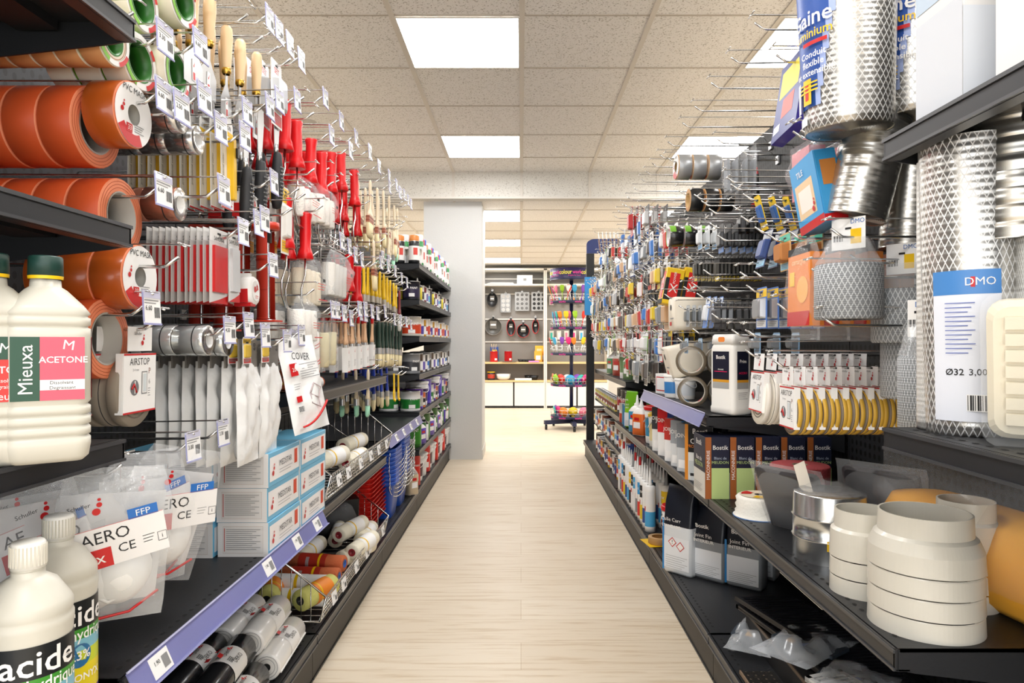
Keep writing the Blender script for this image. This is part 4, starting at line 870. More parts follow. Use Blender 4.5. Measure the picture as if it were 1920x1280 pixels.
# ---- wire baskets
def basket(w, d, hb, hf):
    """origin front bottom middle, front +x; high back, low front"""
    def f():
        o = empty('wire_basket'); b = MB(); r = .0022; n = 26
        b.tube([(-d, -w/2, hb), (-d*.45, -w/2, hb), (0, -w/2, hf), (.0, w/2, hf), (-d*.45, w/2, hb), (-d, w/2, hb), (-d, -w/2, hb)], .0038, CHROME)
        b.tube([(-d, -w/2, 0), (-.02, -w/2, 0), (-.02, w/2, 0), (-d, w/2, 0), (-d, -w/2, 0)], .0034, CHROME)
        b.tube([(-.02, -w/2, 0), (0, -w/2, hf)], .0034, CHROME); b.tube([(-.02, w/2, 0), (0, w/2, hf)], .0034, CHROME); part('rim', b, o)
        b = MB()
        for i in range(1, 38): y = -w/2+w*i/38; b.tube([(-.02, y, 0), (0, y, hf)], .0013, CHROME, 4)
        for i in range(1, 5): b.tube([(-.02+.02*i/5, -w/2, hf*i/5), (-.02+.02*i/5, w/2, hf*i/5)], .0013, CHROME, 4)
        part('front_grid', b, o)
        for s in (-1, 1):
            b = MB(); m = 11
            for i in range(m):
                x = -d+d*.95*i/m; z = hb if x < -d*.45 else hb+(hf-hb)*(x+d*.45)/(d*.45); b.tube([(x, s*w/2, 0), (x, s*w/2, z)], .0018, CHROME, 4)
            b.tube([(-d, s*w/2, hb*.8), (-d*.5, s*w/2, hb*.2)], .0026, CHROME, 5); part('side_grid', b, o)
        b = MB()
        for i in range(1, 20): y = -w/2+w*i/20; b.tube([(-d, y, hb), (-d, y, 0), (-.02, y, 0)], .0015, CHROME, 4)
        part('back_grid', b, o)
        for y in (-w*.42, -w*.3, -w*.12, w*.05, w*.2, w*.36):
            b = MB(R(-8, 'Y') @ CF); b.box((0, 0, .003), (.052, .036, .0015), PAPER); b.text('1.90', .01, -.01, .006, .0042, INK); barcode(b, .002, -.012, .018, .014, .0042); part('price_label', b, o, at=(.001, y, hf*.62))
        return o
    return f
put('bask', basket(.96, .34, .20, .075), (-.585, 2.53, .163), (0, 0, 0), 'chrome wire basket on the base shelf with foam rollers', 'wire basket', 'chrome wire baskets')
put('bask', None, (-.570, 2.53, .528), (0, 0, 0), 'chrome wire basket on the middle shelf with woolly rollers', 'wire basket', 'chrome wire baskets')
def paint_roll(pile, endm, r=.03, L=.2, lab=PAPER):
    def f():
        o = empty('roller_refill'); part('pile', MB(AX_Y).lathe([(.012, .001), (r-.003, 0), (r, .004), (r, L-.004), (r-.003, L), (.012, L)], pile, 22), o)
        part('core', MB(AX_Y).lathe([(.014, -.0005), (.004, -.0008), (.004, L)], endm, 18), o)
        b = MB(AX_Y).lathe([(r+.001, L*.3), (r+.001, L*.8)], lab, 22); b.lathe([(r+.0016, L*.4), (r+.0016, L*.44)], YEL, 22); b.lathe([(r+.0016, L*.6), (r+.0016, L*.66)], M('#aa9999', .5), 8, a0=2, a1=4); part('label', b, o); return o
    return f
PR1 = paint_roll(M('#ece5d0', .9, bump=.2, bs=200), M('#8d1f2a', .4)); PR2 = paint_roll(M('#c9693f', .9, bump=.3, bs=200), M('#2a5fb5', .4), .028, .2, M('#b03020', .5)); PR3 = paint_roll(M('#d3d077', .9, bump=.3, bs=200), M('#2b2b2b', .4), .033, .16, M('#f08a2a', .5)); PR4 = paint_roll(M('#e6e6e4', .5), GREY, .026, .26)
def refs(lst, base, what):
    for j, (k, x, y, z, rz, d) in enumerate(lst):
        put('pr%d' % k, (None, PR1, PR2, PR3, PR4)[k], (x, y, z+base), (0, 0, rz), ('', 'cream roller refill with dark red core, ', 'terracotta foam refill with blue core, ', 'yellow-green fluffy refill with orange band, ', 'white film wrapped roller refill, ')[k]+d+' '+what, 'roller refill', 'loose roller refills in the wire baskets')
refs([(1, -.70, 2.62, .10, -14, 'topmost'), (1, -.66, 2.50, .045, -20, 'lying in front'), (1, -.74, 2.72, .05, 10, 'farther back'), (1, -.80, 2.46, .06, -5, 'deepest'), (2, -.61, 2.36, .075, 80, 'crosswise'), (2, -.61, 2.29, .055, 85, 'nearer crosswise'),
      (4, -.615, 2.21, .060, 86, 'upper near'), (4, -.615, 2.15, .035, 86, 'near the end'), (3, -.67, 2.07, .055, -20, 'near end'), (3, -.78, 2.09, .05, 8, 'beside the side wires'), (1, -.64, 2.72, .05, 0, 'far end'), (1, -.62, 2.50, .07, -10, 'against the front')], .163, 'in the lower basket')
refs([(1, -.685, 2.62, .075, -8, 'topmost'), (1, -.63, 2.45, .04, -4, 'front'), (1, -.74, 2.40, .06, 12, 'middle'), (1, -.69, 2.12, .035, 6, 'near end'), (1, -.77, 2.18, .05, 0, 'second from end'), (1, -.66, 2.2, .085, -10, 'upper near'), (1, -.80, 2.5, .04, 5, 'deep')], .528, 'in the upper basket')
# ---- buckets and trays
def blue_bucket():
    o = empty('mason_bucket'); m = M('#1c4fb4', .35); b = MB(); b.loft([(0, .085, .085, .03), (.16, .105, .105, .03), (.165, .112, .112, .03), (.185, .114, .114, .03), (.18, .103, .103, .03), (.16, .100, .100, .03)], m, k=4, smooth=True, cap=False); b.loft([(0, .085, .085, .03), (.002, .085, .085, .03)], m, k=4); part('body', b, o)
    part('handle', MB().tube([(.115*math.cos(a)*.2+.11, .115*math.cos(a), .165-.07*math.sin(a)) for a in [i*PI/10 for i in range(11)]], .0028, CHROME, 5), o); return o
for c, (x, y, n) in enumerate(((-.725, 3.42, 9), (-.725, 3.68, 11))):
    for i in range(n): put('bbucket', blue_bucket, (x, y, .141+.020*i), (0, 0, random.uniform(-1, 1)), f'dark blue bucket, {ORD[i]} from the bottom of the {("near","far")[c]} stack', 'bucket', 'stacked dark blue buckets')
def red_tray():
    o = empty('paint_tray'); m = M('#d92f26', .35); b = MB(); b.loft([(0, .12, .075, .015, -.01, 0), (.05, .155, .10, .02), (.056, .165, .11, .02), (.058, .165, .11, .02), (.05, .150, .096, .018), (.006, .115, .07, .014, -.01, 0)], m, k=3)
    part('body', b, o); b = MB()
    for i in range(9): b.box((-.11+i*.026, 0, .010+i*.001), (.006, .12, .004), m)
    part('ribs', b, o); return o
for i in range(12): put('rtray', red_tray, (-.765, 3.165, .142+.020*i), (0, 0, 90), f'bright red paint tray, {ORD[i]} from the bottom of the stack', 'paint tray', 'stacked red paint trays')
put('blackpack', film_bag(.22, .17, .06, FILM, lambda w, h, d: MB(CF).box((0, -h/2, 0), (w*.9, h*.9, d), BLK), name='tray_pack', printed=False, seed=21), (-.80, 2.93, .34), (0, 8, -60), 'film wrapped black tray pack behind the lower basket', 'tray pack')
put('glasspack', glue_bottle(M('#d9d6cf', .2, 0, .6), M('#c9b79a', .4), WHITE, .03, .16, 'thinner_bottle'), (-.625, 3.88, .141), (0, 0, -40), 'clear bottle of brush cleaner beside the blue buckets', 'bottle')
# ---- paint tins of the two far bays
pal = ['#d8d3c8', '#5b3a96', '#1d7a2e', '#c8411f', '#1a2a5e', '#efefef', '#222226', '#2f86c6', '#8d8f92', '#7a2030', '#e0b020', '#3aa06a']
def tin_row(z, xs, y0, y1, specs, tail):
    y = y0; i = 0; cnt = {}
    while y < y1 and i < 60:
        kd, r, h, c1, c2, nm = specs[i % len(specs)]; 
        if y+r > 5.84: break
        for dx in xs:
            key = (kd, r, h, c1, c2); j = cnt.get(nm, 0); cnt[nm] = j+1
            if kd == 'can': fn = can(r, h, [(.12, M(c2, .4)), (.62, M(c1, .4)), (1, M(c2, .4))], txt='PAINT' if c1 != '#efefef' else 'ACRYL', tm=WHITE if c1 != '#efefef' else INK)
            elif kd == 'spray': fn = spray(r, h, M(c1, .3), M(c2, .4))
            elif kd == 'tub': fn = bucket(r, h, WHITE, M(c1, .4), M(c2, .4), 'paint_tub')
            else: fn = glue_bottle(M(c1, .4), M(c2, .4), WHITE, r, h, 'stain_bottle')
            put(key, fn, (-.61-r-dx, y+r, z+.0008), (0, 0, random.uniform(-25, 25)), f'{nm}, {ORD[j]} from the near end {tail}', {'can': 'paint tin', 'spray': 'spray can', 'tub': 'paint tub', 'bot': 'bottle'}[kd], nm+' rows')
        y += 2*r+.006; i += 1
tin_row(1.475, (0, .09), 4.07, 5.84, [('spray', .033, .17, '#2a2a2c', '#d8843a', 'black and orange spray can'), ('can', .045, .10, '#efefef', '#d8d3c8', 'short white paint tin'), ('spray', .034, .20, '#4aa060', '#efefef', 'green and white spray can'), ('spray', .03, .18, '#efefef', '#c8202a', 'white spray can with red cap'), ('spray', .033, .19, '#efefef', '#2456c0', 'white spray can with blue cap')], 'on the top shelf')
tin_row(1.26, (0, .12), 4.07, 5.84, [('can', .052, .11, '#2a2140', '#1a1a2a', 'dark violet paint tin'), ('bot', .03, .11, '#1a1a1e', '#e0cf3a', 'black bottle with yellow label'), ('can', .05, .10, '#222226', '#efefef', 'black and white paint tin'), ('can', .045, .10, '#efefef', '#7a2030', 'white tin with dark red band'), ('can', .04, .10, '#7a6ab0', '#efefef', 'lilac and white tin'), ('can', .04, .09, '#5fb4d8', '#efefef', 'light blue and white tin')], 'on the second shelf')
tin_row(1.04, (0,), 4.10, 5.84, [('can', .065, .12, '#c8411f', '#d8d3c8', 'large orange red paint tin'), ('can', .05, .11, '#4a3a9a', '#efefef', 'violet paint tin'), ('can', .045, .11, '#efefef', '#d8a020', 'white tin with amber band'), ('can', .04, .11, '#c03030', '#efefef', 'red and white tin')], 'on the third shelf')
tin_row(.815, (0, .12), 4.07, 5.84, [('can', .055, .12, '#3a3a3e', '#8d8f92', 'dark grey paint tin'), ('can', .055, .12, '#efefef', '#4a3428', 'white tin with brown base'), ('can', .045, .11, '#6a5ab0', '#efefef', 'purple and white tin'), ('can', .045, .11, '#efefef', '#3a3a3e', 'white tin with dark base'), ('can', .045, .11, '#2f76c8', '#efefef', 'mid blue paint tin')], 'on the fourth shelf')
tin_row(.59, (0, .13), 4.07, 5.84, [('can', .06, .12, '#1d7a2e', '#efefef', 'white and green paint tin'), ('can', .055, .13, '#b8b4b0', '#6a3ab0', 'silver and violet tin'), ('can', .045, .10, '#1a1a1c', '#e8702a', 'black and orange tin'), ('tub', .075, .16, '#3a2a5a', '#efefef', 'white tub with dark violet print'), ('can', .065, .17, '#4a3ab0', '#6a5ac8', 'tall violet paint tin')], 'on the fifth shelf')
tin_row(.365, (0, .16), 4.10, 5.84, [('can', .075, .17, '#3a8a2a', '#2a6a1e', 'large green paint tin'), ('bot', .04, .14, '#efefef', '#5b3ab0', 'white bottle with violet label'), ('can', .04, .13, '#efefef', '#3a8a4a', 'white tin with green base'), ('bot', .035, .15, '#1a1a1c', '#efefef', 'black bottle with white label')], 'on the sixth shelf')
tin_row(.14, (0, .17), 4.08, 5.84, [('can', .05, .20, '#d8281e', '#c8201a', 'tall red tin'), ('tub', .08, .16, '#4a1a2e', '#efefef', 'white tub with plum paint'), ('tub', .085, .15, '#efefef', '#efefef', 'plain white paint tub')], 'on the base shelf')
# ---- empty hooks at the top of the left boards and extra tags
for i, (px, py) in enumerate(((500, 8), (522, 42), (540, 70), (563, 96), (608, 168), (637, 208), (665, 246), (692, 276), (710, 303), (728, 322), (742, 340), (750, 349), (757, 358), (764, 366), (770, 373))):
    Y = Yat(px, -.575); add_hook(-1, Y, Zat(py, Y)-.035, .44, '2.50' if i % 2 == 0 else '3.30', 1, f'left empty on the top row, {ORD[i]} from the camera')
for i, (px, py) in enumerate(((640, 440), (652, 452), (664, 462), (676, 478), (716, 470), (728, 478), (632, 570), (645, 576), (656, 584), (674, 572), (684, 575), (563, 610), (452, 408), (480, 400), (495, 385), (460, 232), (340, 182))):
    Y = Yat(px, -.57); add_hook(-1, Y, Zat(py, Y)-.035, .445, '2.50', 1, f'with a price tag among the goods, {ORD[i]} of those')
# ================= right run: goods =================
ALU = M('#b9b8b4', .3, .95); NETALU = net_mat('netted_foil', '#c6c4bf', '#efefef', .0125, .07, .9, .3, .010); RIBALU = net_mat('ribbed_foil', '#c4c2bc', '#c4c2bc', .5, 0, .95, .26, .012)
NETGREY = net_mat('netted_grey_band', '#84878a', '#c4c7c9', .0125, .09, 0, .5, .004); NETWHITE = net_mat('netted_white', '#c9c7c0', '#f2f2f0', .007, .12, .5, .35, .008)
def duct(r, h, mat, label=None, r2=None, ribs=0, name='foil_duct'):
    """stands from z=0 to h"""
    def f():
        o = empty(name); r2_ = r2 or r; n = ribs or 24; pr = []
        for i in range(n):
            z0 = h*i/n; z1 = h*(i+1)/n; q = r+(r2_-r)*i/n
            pr += [(q*.985, z0), (q, z0+(z1-z0)*.15), (q, z0+(z1-z0)*.8), (q*.985, z1-.0002)] if ribs else [(q, z0)]
        pr = [(r*.985, 0)]+pr+[(r2_, h)]
        part('tube', MB().lathe(pr, mat, 40), o)
        b = MB(); e = []; k = 16
        for i in range(k): e += [(r*(1-i/k)*.985, .0012), (r*(1-(i+.5)/k)*.985, .0045)]
        b.lathe(e+[(0, .002)], ALU, 40); part('coiled_end', b, o); part('top_end', MB().lathe([(r2_*.98, h), (0, h+.002)], ALU, 24), o)
        if label: part('label', label(r, h, r2_-r), o, 'blue and white printed label')
        return o
    return f
def gaine_label(r, h, dr):
    b = MB(); rr = r+.0015; tp = lambda z: dr*z/h; B = M('#2a55a8', .4); b0 = h*.10; top = h*.98
    a0, a1 = .35, 1.75
    for i in range(12):                                    # slanted right edge
        t0, t1 = i/12, (i+1)/12; aa = a0+(a1-a0)*.0
        z0 = b0+(top-b0)*t0; z1 = b0+(top-b0)*t1; lo = -.5; a1 = .38+.95*t0
        b.lathe([(rr+tp(z0), z0), (rr+tp(z1), z1)], B, 8, a0=lo, a1=a1)
        b.lathe([(rr+tp(z0), z0), (rr+tp(z1), z1)], M('#a9bbea', .4), 2, a0=a1, a1=a1+.14)
    X = R(20) @ T(r+.0095, 0, 0) @ CF; w = .003; L = .030; z = b0+.02; q5 = r+.0065
    b.text('Gaine', .040, -.004, b0+L+.125, w, WHITE, X=X, bold=.03, cyl=r); b.text('aluminium', .023, -.004, b0+L+.098, w, YEL, X=X, bold=.03, cyl=r); b.lathe([(r+.0125, b0+L+.077), (r+.0125, b0+L+.084)], RED, 5, a0=.15, a1=.75)
    for s, q in (('Conduit', .060), ('flexible', .044), ('et extensible', .028)): b.text(s, .0165, .004, b0+L+q, w, WHITE, X=X, bold=.01, cyl=r)
    for q in range(3): b.lathe([(r+.0095, b0+L+.010-q*.007), (r+.0095, b0+L+.013-q*.007)], YEL, 6, a0=-.1, a1=.5)
    b.lathe([(q5+.0022, b0+.004), (q5+.0022, b0+.05)], YEL, 4, a0=.05, a1=.32); b.lathe([(q5+.0026, b0+.012), (q5+.0026, b0+.04)], RED, 3, a0=.13, a1=.24)
    b.lathe([(q5+.002, b0-.005), (q5+.002, b0+.05)], PAPER, 4, a0=-.4, a1=-.1); b.lathe([(q5-.002, b0-.03), (q5-.002, b0-.014)], PAPER, 6, a0=-.45, a1=.1); return b
def dmo_label(r, h, dr):
    b = MB(); q = r+.0032; b.lathe([(q, .02), (q, h*.55)], M('#e4e8f2', .4), 10, a0=.2, a1=1.6); b.lathe([(q+.0003, h*.47), (q+.0003, h*.55)], M('#4a86c8', .4), 10, a0=.2, a1=1.6)
    X = R(50) @ T(r+.002, 0, 0) @ CF
    b.text('DMO', .015, .018, h*.51, .0026, WHITE, X=X, bold=.05, cyl=r); b.rect(.0, h*.493, .0125, h*.527, .0009, RED, X=X @ T(0, 0, 0))
    lines(b, -.022, .012, h*.44, 12, .006, M('#5a6ab0', .5), .002, X=X); b.tube([(-.026, .155, .0), (.026, .155, .0), (.03, .17, 0), (.03, h*.40, 0), (-.012, h*.46, .001), (-.026, h*.44, 0)], .0006, INK, 4)
    b.T = X; b.T = Matrix(); b.text('Ø32', .012, -.012, .085, .002, INK, X=X, bold=.02, cyl=r); b.text('3,00 M', .012, .020, .085, .002, INK, X=X, bold=.02, cyl=r); barcode(b, .002, .035, .03, .02, .0022, X=X); return b
put('ductbig', duct(.076, .42, NETALU, gaine_label, .090), (.612, 1.275, 1.395), (-2, 2, 180), 'large netted foil duct roll with coiled end and blue label, hanging by the ceiling light', 'foil duct', 'netted foil ducts')
put('ductbig', None, (.765, 1.32, 1.43), (0, 0, 190), 'second netted foil duct roll, between the large one and the white carton', 'foil duct', 'netted foil ducts')
RIB = duct(.060, .22, RIBALU, None, .060, 9)
put('rib', RIB, (.655, 1.345, 1.245), (-3, -13, 180), 'ribbed silver duct, tilted, right under the large netted roll', 'ribbed duct', 'ribbed silver ducts')
put('rib2', duct(.055, .30, RIBALU, None, .055, 13), (.785, 1.385, 1.19), (0, -4, 180), 'ribbed silver duct hanging behind the tilted one', 'ribbed duct', 'ribbed silver ducts')
put('rib3', duct(.078, .24, RIBALU, None, .078, 11), (.68, .93, 1.135), (0, 0, 180), 'wide ribbed silver duct hanging below the carton shelf', 'ribbed duct', 'ribbed silver ducts')
put('tall1', duct(.056, .40, NETALU, dmo_label, .060), (.625, .945, .877), (0, 1, 180), 'tall netted foil duct with a white 3,00 M label', 'foil duct')
put('tall2', duct(.030, .385, NETWHITE, None, .030), (.605, .985, .877), (0, 0, 180), 'slim netted duct standing left of the labelled one', 'foil duct')
put('tall3', duct(.045, .36, NETWHITE, None, .045), (.69, .88, .877), (0, 0, 180), 'netted duct at the back of the tube shelf', 'foil duct')
for i, (x, y, z, r, h) in enumerate(((.628, 1.31, 1.045, .061, .105), (.745, 1.335, 1.0, .055, .105), (.76, 1.36, .89, .04, .12), (.640, 1.10, .86, .03, .12))):
    def coil(r=r, h=h):
        o = empty('weatherstrip_coil'); part('coil', MB().lathe([(r*.55, 0), (r-.003, 0), (r, .004), (r, h-.004), (r-.003, h), (r*.55, h)], NETGREY, 36), o)
        part('film', MB().loft([(h, r, r, r), (h+.02, r*.8, r*.8, r*.8), (h+.05, r*.3, r*.6, .02)], FILM2, k=6, smooth=True, cap=False), o)
        b = MB(T(-.0, 0, h+.04) @ CF); b.box((0, .02, 0), (r*1.1, .06, .0006), PAPER); b.text('DMO', .012, r*.3, .042, .0008, M('#2a6ab8', .4), bold=.04); b.rect(r*.08, .0, r*.42, .028, .0008, YEL); barcode(b, -r*.5, .006, .02, .012, .001); b.box((0, .03, .0006), (.012, .004, .0004), INK); part('header_card', b, o, 'white header card'); return o
    put('coil%d' % i, coil, (x, y, z), (0, 0, 180+35), 'grey netted band coil with white header card, '+('large front one', 'smaller one behind it', 'low one by the tall tubes', 'slim one beside the tube shelf')[i], 'band coil', 'grey netted band coils')
add_hook(1, 1.31, 1.205, .38, None, 1, 'over the large grey band coil'); add_hook(1, 1.345, 1.16, .32, None, 0, 'over the second grey coil'); add_hook(1, 1.27, 1.46, .40, None, 1, 'in front of the netted duct roll'); add_hook(1, 1.36, 1.36, .38, None, 1, 'beside the tilted ribbed duct')
# cartons on the top shelf
put('whitebox', carton(.36, .36, .34, M('#eceaea', .6), [(90, [('r', 0, .02, 1, .03, M('#d8d6d4', .6)), ('r', .1, .4, .5, .7, M('#dfe3ea', .6))])]), (.735, .62, 1.301), (0, 0, 180), 'large plain white carton on the top right shelf', 'carton')
put('fadedbox', carton(.10, .30, .30, M('#e3e2e0', .6), [(0, [('r', 0, .0, 1, .45, M('#cfd3da', .5)), ('r', 0, .5, 1, .62, M('#b9cadb', .5)), ('r', .2, .66, .9, .95, M('#d8d0c8', .5))]), (90, [('r', 0, 0, 1, .4, M('#d6dbe2', .5)), ('r', 0, .45, 1, .55, M('#a9c4da', .5)), ('r', .1, .6, .7, .9, M('#cfc9c2', .5))])]), (.70, .90, 1.301), (0, 0, 180), 'pale printed box behind the plain white carton', 'carton')
# louvre grille
def louvre():
    o = empty('vent_grille'); m = M('#e9e0c8', .4); b = MB(CF); b.loft([(0, .075, .085, .02), (.012, .075, .085, .02), (.018, .068, .078, .018)], m, k=4); part('frame', b, o); b = MB(CF)
    for i in range(7): b.box((0, -.058+i*.0195, .022), (.112, .014, .006), m, X=R(0, 'X'))
    part('slats', b, o); b = MB(CF); b.loft([(-.002, .082, .092, .02), (.034, .08, .09, .02)], CLEAR, k=4); part('film', b, o, 'clear film'); return o
put('louvre', louvre, (.634, .795, .970), (0, 12, 232), 'beige louvred vent grille in film beside the tall duct', 'vent grille')
# ---- hanging goods near the camera
PB = [('r', 0, 0, 1, 1, M('#23307a', .35)), ('r', .1, .55, .85, .9, M('#e8d23a', .4)), ('r', .3, .25, .75, .5, M('#d6483a', .4)), ('r', .05, .1, .3, .2, M('#efefef', .4))]
put('purplebox', carton(.14, .028, .185, M('#3a2f9e', .35, coat=.3), [(0, PB)], 'gift_box'), (.600, 1.53, 1.465), (4, -10, 180), 'violet boxed set hanging left of the netted duct', 'boxed set')
BLB = [('r', 0, 0, 1, .12, RED), ('r', 0, .12, 1, 1, M('#3a9bd6', .35)), ('r', .1, .2, .8, .7, M('#e8c9a0', .4)), ('r', .2, .28, .7, .6, M('#efe9e0', .4)), ('d', .7, .3, .05), ('t', 'TILE', .4, .82, .12, WHITE)]
put('bluebox', carton(.12, .045, .145, M('#3a9bd6', .35, coat=.3), [(0, BLB), (90, [('r', 0, 0, 1, .1, RED), ('r', .2, .5, .9, .85, M('#c8803a', .5))])], 'boxed_set'), (.617, 1.39, 1.235), (6, 8, 180), 'light blue boxed set with picture, left of the ribbed duct', 'boxed set')
put('tealbox', carton(.02, .10, .17, M('#e9e6df', .5), [(90, [('r', 0, 0, 1, 1, M('#efece6', .5)), ('r', .0, .1, .4, .5, M('#2fb08a', .5)), ('r', .1, .02, .8, .12, PAPER)]), (0, [('r', 0, 0, 1, 1, M('#efece6', .5))])], 'boxed_set'), (.66, 1.335, 1.245), (0, -14, 180), 'white and teal box leaning on the ribbed duct', 'boxed set')
add_hook(1, 1.53, 1.63, .40, None, 1, 'that holds the violet box'); add_hook(1, 1.40, 1.42, .40, None, 1, 'that holds the light blue box')
hang(1, 'pinkbag', film_bag(.12, .15, .035, FILM, lambda w, h, d: MB(CF).box((0, -h*.5, 0), (w*.7, h*.7, d), M('#d98a90', .7)), name='cloth_pack', printed=False, seed=31), 'pack', 1515, 262, 2, .07, 'bag of pink cloths behind the blue box', 'cloth pack', '', X0=.62)
def orangepack():
    o = empty('cloth_pack'); b = MB(CF); b.box((0, -.11, 0), (.11, .15, .03), M('#e98a3a', .5)); b.rect(-.055, -.185, .055, -.155, .0155, RED); b.rect(-.055, -.035, .055, -.02, .0155, INK); b.lathe([(0, .0158), (.028, .0158)], M('#f2b45a', .5), 18, T(.02, -.11, 0), smooth=False); b.rect(-.045, -.10, -.02, -.07, .0158, YEL); b.text('camargue', .018, .0, -.05, .0158, M('#f6d9a0', .5)); part('print_sleeve', b, o)
    b = MB(CF); b.pillow(.14, .215, .03, FILM, seed=33, pinch=.5, crump=.2); part('film', b, o); return o
hang(1, 'orangepack', orangepack, 'pack', 1512, 446, 4, .06, 'orange sleeved chamois cloth in film', 'cloth pack', 'left of the grey coil', X0=.60)
hang(1, 'hinges', blister(.075, .10, .016, M('#4a78c4', .4), M('#b9bcc0', .25, .6), YEL, 'SET', M('#2a55a8', .4), M('#e8e8e8', .4)), 'pack', 1428, 548, 6, .027, 'blue and yellow blister of grey hinges', 'blister pack', '', X0=.585, jit=1)
hang(1, 'darkbl', blister(.06, .085, .014, M('#2b2c2e', .4), M('#6a6c6e', .3, .6), M('#3a3a3c', .4), None), 'pack', 1345, 572, 9, .021, 'dark grey blister of brackets', 'blister pack', 'beside the hinges', X0=.60, jit=4)
hang(1, 'bluebl', blister(.045, .10, .01, M('#5a86cc', .4), M('#d9dde2', .3), M('#e6ecf4', .4), 'FIX', M('#2a55a8', .4)), 'pack', 1328, 563, 3, .02, 'pale blue striped blister pack, leaning', 'blister pack', 'before the dark ones', X0=.59, tilt=8)
hang(1, 'greybl', blister(.05, .08, .012, M('#b9bdc0', .4), M('#7f8488', .3, .4), M('#c9cdd0', .4), None), 'pack', 1290, 578, 7, .022, 'pale grey blister pack', 'blister pack', 'beside the cream caddy', X0=.62)
hang(1, 'minibl', blister(.05, .055, .02, M('#8fb6d8', .4), M('#8f9498', .3, .4), M('#cfe0ef', .4), None), 'pack', 1287, 640, 4, .05, 'small light blue blister pack', 'blister pack', 'above the brown tape', X0=.60)
hang(1, 'minibl', None, 'pack', 1420, 632, 3, .05, 'small light blue blister pack', 'blister pack', 'above the jerrycan', X0=.62)
def caddy():
    o = empty('plastic_caddy'); m = M('#ebe2d0', .4); part('shell', MB(CF).loft([(-.25, .05, .055, .015, 0, -.055), (0, .058, .065, .02, 0, -.055), (.006, .052, .06, .02, 0, -.055)], m, k=4, smooth=True), o)
    b = MB(CF); b.rect(-.03, -.10, .0, -.085, .0065, RED); b.lathe([(0, .0065), (.012, .0065)], INK, 14, T(-.01, -.03, 0), smooth=False); b.rect(-.02, -.075, .03, -.07, .0065, GREY); part('print', b, o); return o
hang(1, 'caddy', caddy, 'caddy', 1262, 562, 1, .05, 'cream plastic caddy below the yellow tape', 'caddy', '', X0=.59)
hang(1, 'caddy2', caddy, 'caddy', 1247, 655, 1, .05, 'cream plastic caddy tilted behind the brown tape', 'caddy', '', X0=.57, tilt=-14)
TB = blister(.07, .085, .02, M('#d9b27a', .6), M('#b5763c', .7), M('#3fb89a', .4), None, INK, M('#7fc4e0', .4))
hang(1, 'spongec', TB, 'pack', 1472, 447, 3, .035, 'teal topped card with brown sanding sponge', 'sponge pack', '', X0=.60)
hang(1, 'greenc', blister(.06, .095, .012, M('#1c2c5e', .4), M('#25407c', .4), M('#9a9c9e', .4), None, INK, M('#7fb8d8', .4)), 'pack', 1440, 440, 3, .03, 'dark blue card with grey header and yellow mark', 'blister pack', '', X0=.60, tilt=14)
YR = blister(.04, .09, .006, M('#f0c81a', .4), M('#2a5fa8', .4), M('#f4d018', .4), 'R', M('#1d7a2e', .5), M('#f0c81a', .4))
hang(1, 'yellowr', YR, 'pack', 1420, 376, 4, .036, 'yellow card with blue window', 'blade card', 'tilted', X0=.60, tilt=-16)
BKY = blister(.045, .085, .008, M('#1a1a1a', .4), M('#3a372e', .4), M('#141414', .4), None, INK, M('#e6c81e', .4))
hang(1, 'blackyel', BKY, 'pack', 1304, 488, 18, .0125, 'black card with yellow lettering', 'blade card', '', X0=.60, jit=3)
hang(1, 'blackyel', None, 'pack', 1345, 486, 12, .0125, 'black card with yellow lettering', 'blade card', 'nearer hook', X0=.64, jit=3)
BKB = blister(.06, .09, .01, M('#202124', .4), M('#2c2d30', .3), M('#17181a', .4), None, INK, M('#2f6fb8', .4))
hang(1, 'blackblue', BKB, 'pack', 1352, 428, 10, .022, 'black card with a blue lower edge', 'tool card', '', X0=.62, jit=2)
hang(1, 'whitebl', blister(.05, .08, .01, M('#e4e6e6', .4), M('#c9cdd0', .3), M('#f4f4f4', .4), None, INK, M('#4aa0d8', .4)), 'pack', 1312, 430, 4, .025, 'white card with light blue edge', 'tool card', 'before the black ones', X0=.60)
hang(1, 'blackhang', blister(.07, .10, .012, M('#1a1b1d', .4), M('#252629', .3), BLK, None), 'pack', 1392, 398, 6, .025, 'plain black sleeve pack', 'tool pack', 'behind the yellow cards', X0=.68, jit=2)
DT = M('#a2a4a6', .35, .4)
hang(1, 'ducttape', tape(.047, .030, .050, DT, M('#d9b07a', .6), M('#c9a66f', .7), ('disc', 'TAPE')), 'tape_roll', 1268, 300, 3, .056, 'silver grey duct tape roll', 'tape roll', 'on the top row', X0=.585)
hang(1, 'blacktape', tape(.042, .028, .05, M('#1b1c1e', .3), M('#d9b07a', .6), M('#c9a66f', .7)), 'tape_roll', 1290, 363, 3, .056, 'black tape roll with cardboard core', 'tape roll', 'under the duct tape', X0=.62)
BPT = tape(.042, .032, .055, M('#1e1e20', .25, coat=.3), M('#cfcfcf', .5), M('#e2e2e2', .4), ('ring', ''))
hang(1, 'printtape', BPT, 'tape_roll', 1253, 430, 3, .06, 'black printed tape roll with white core', 'tape roll', '', X0=.59)
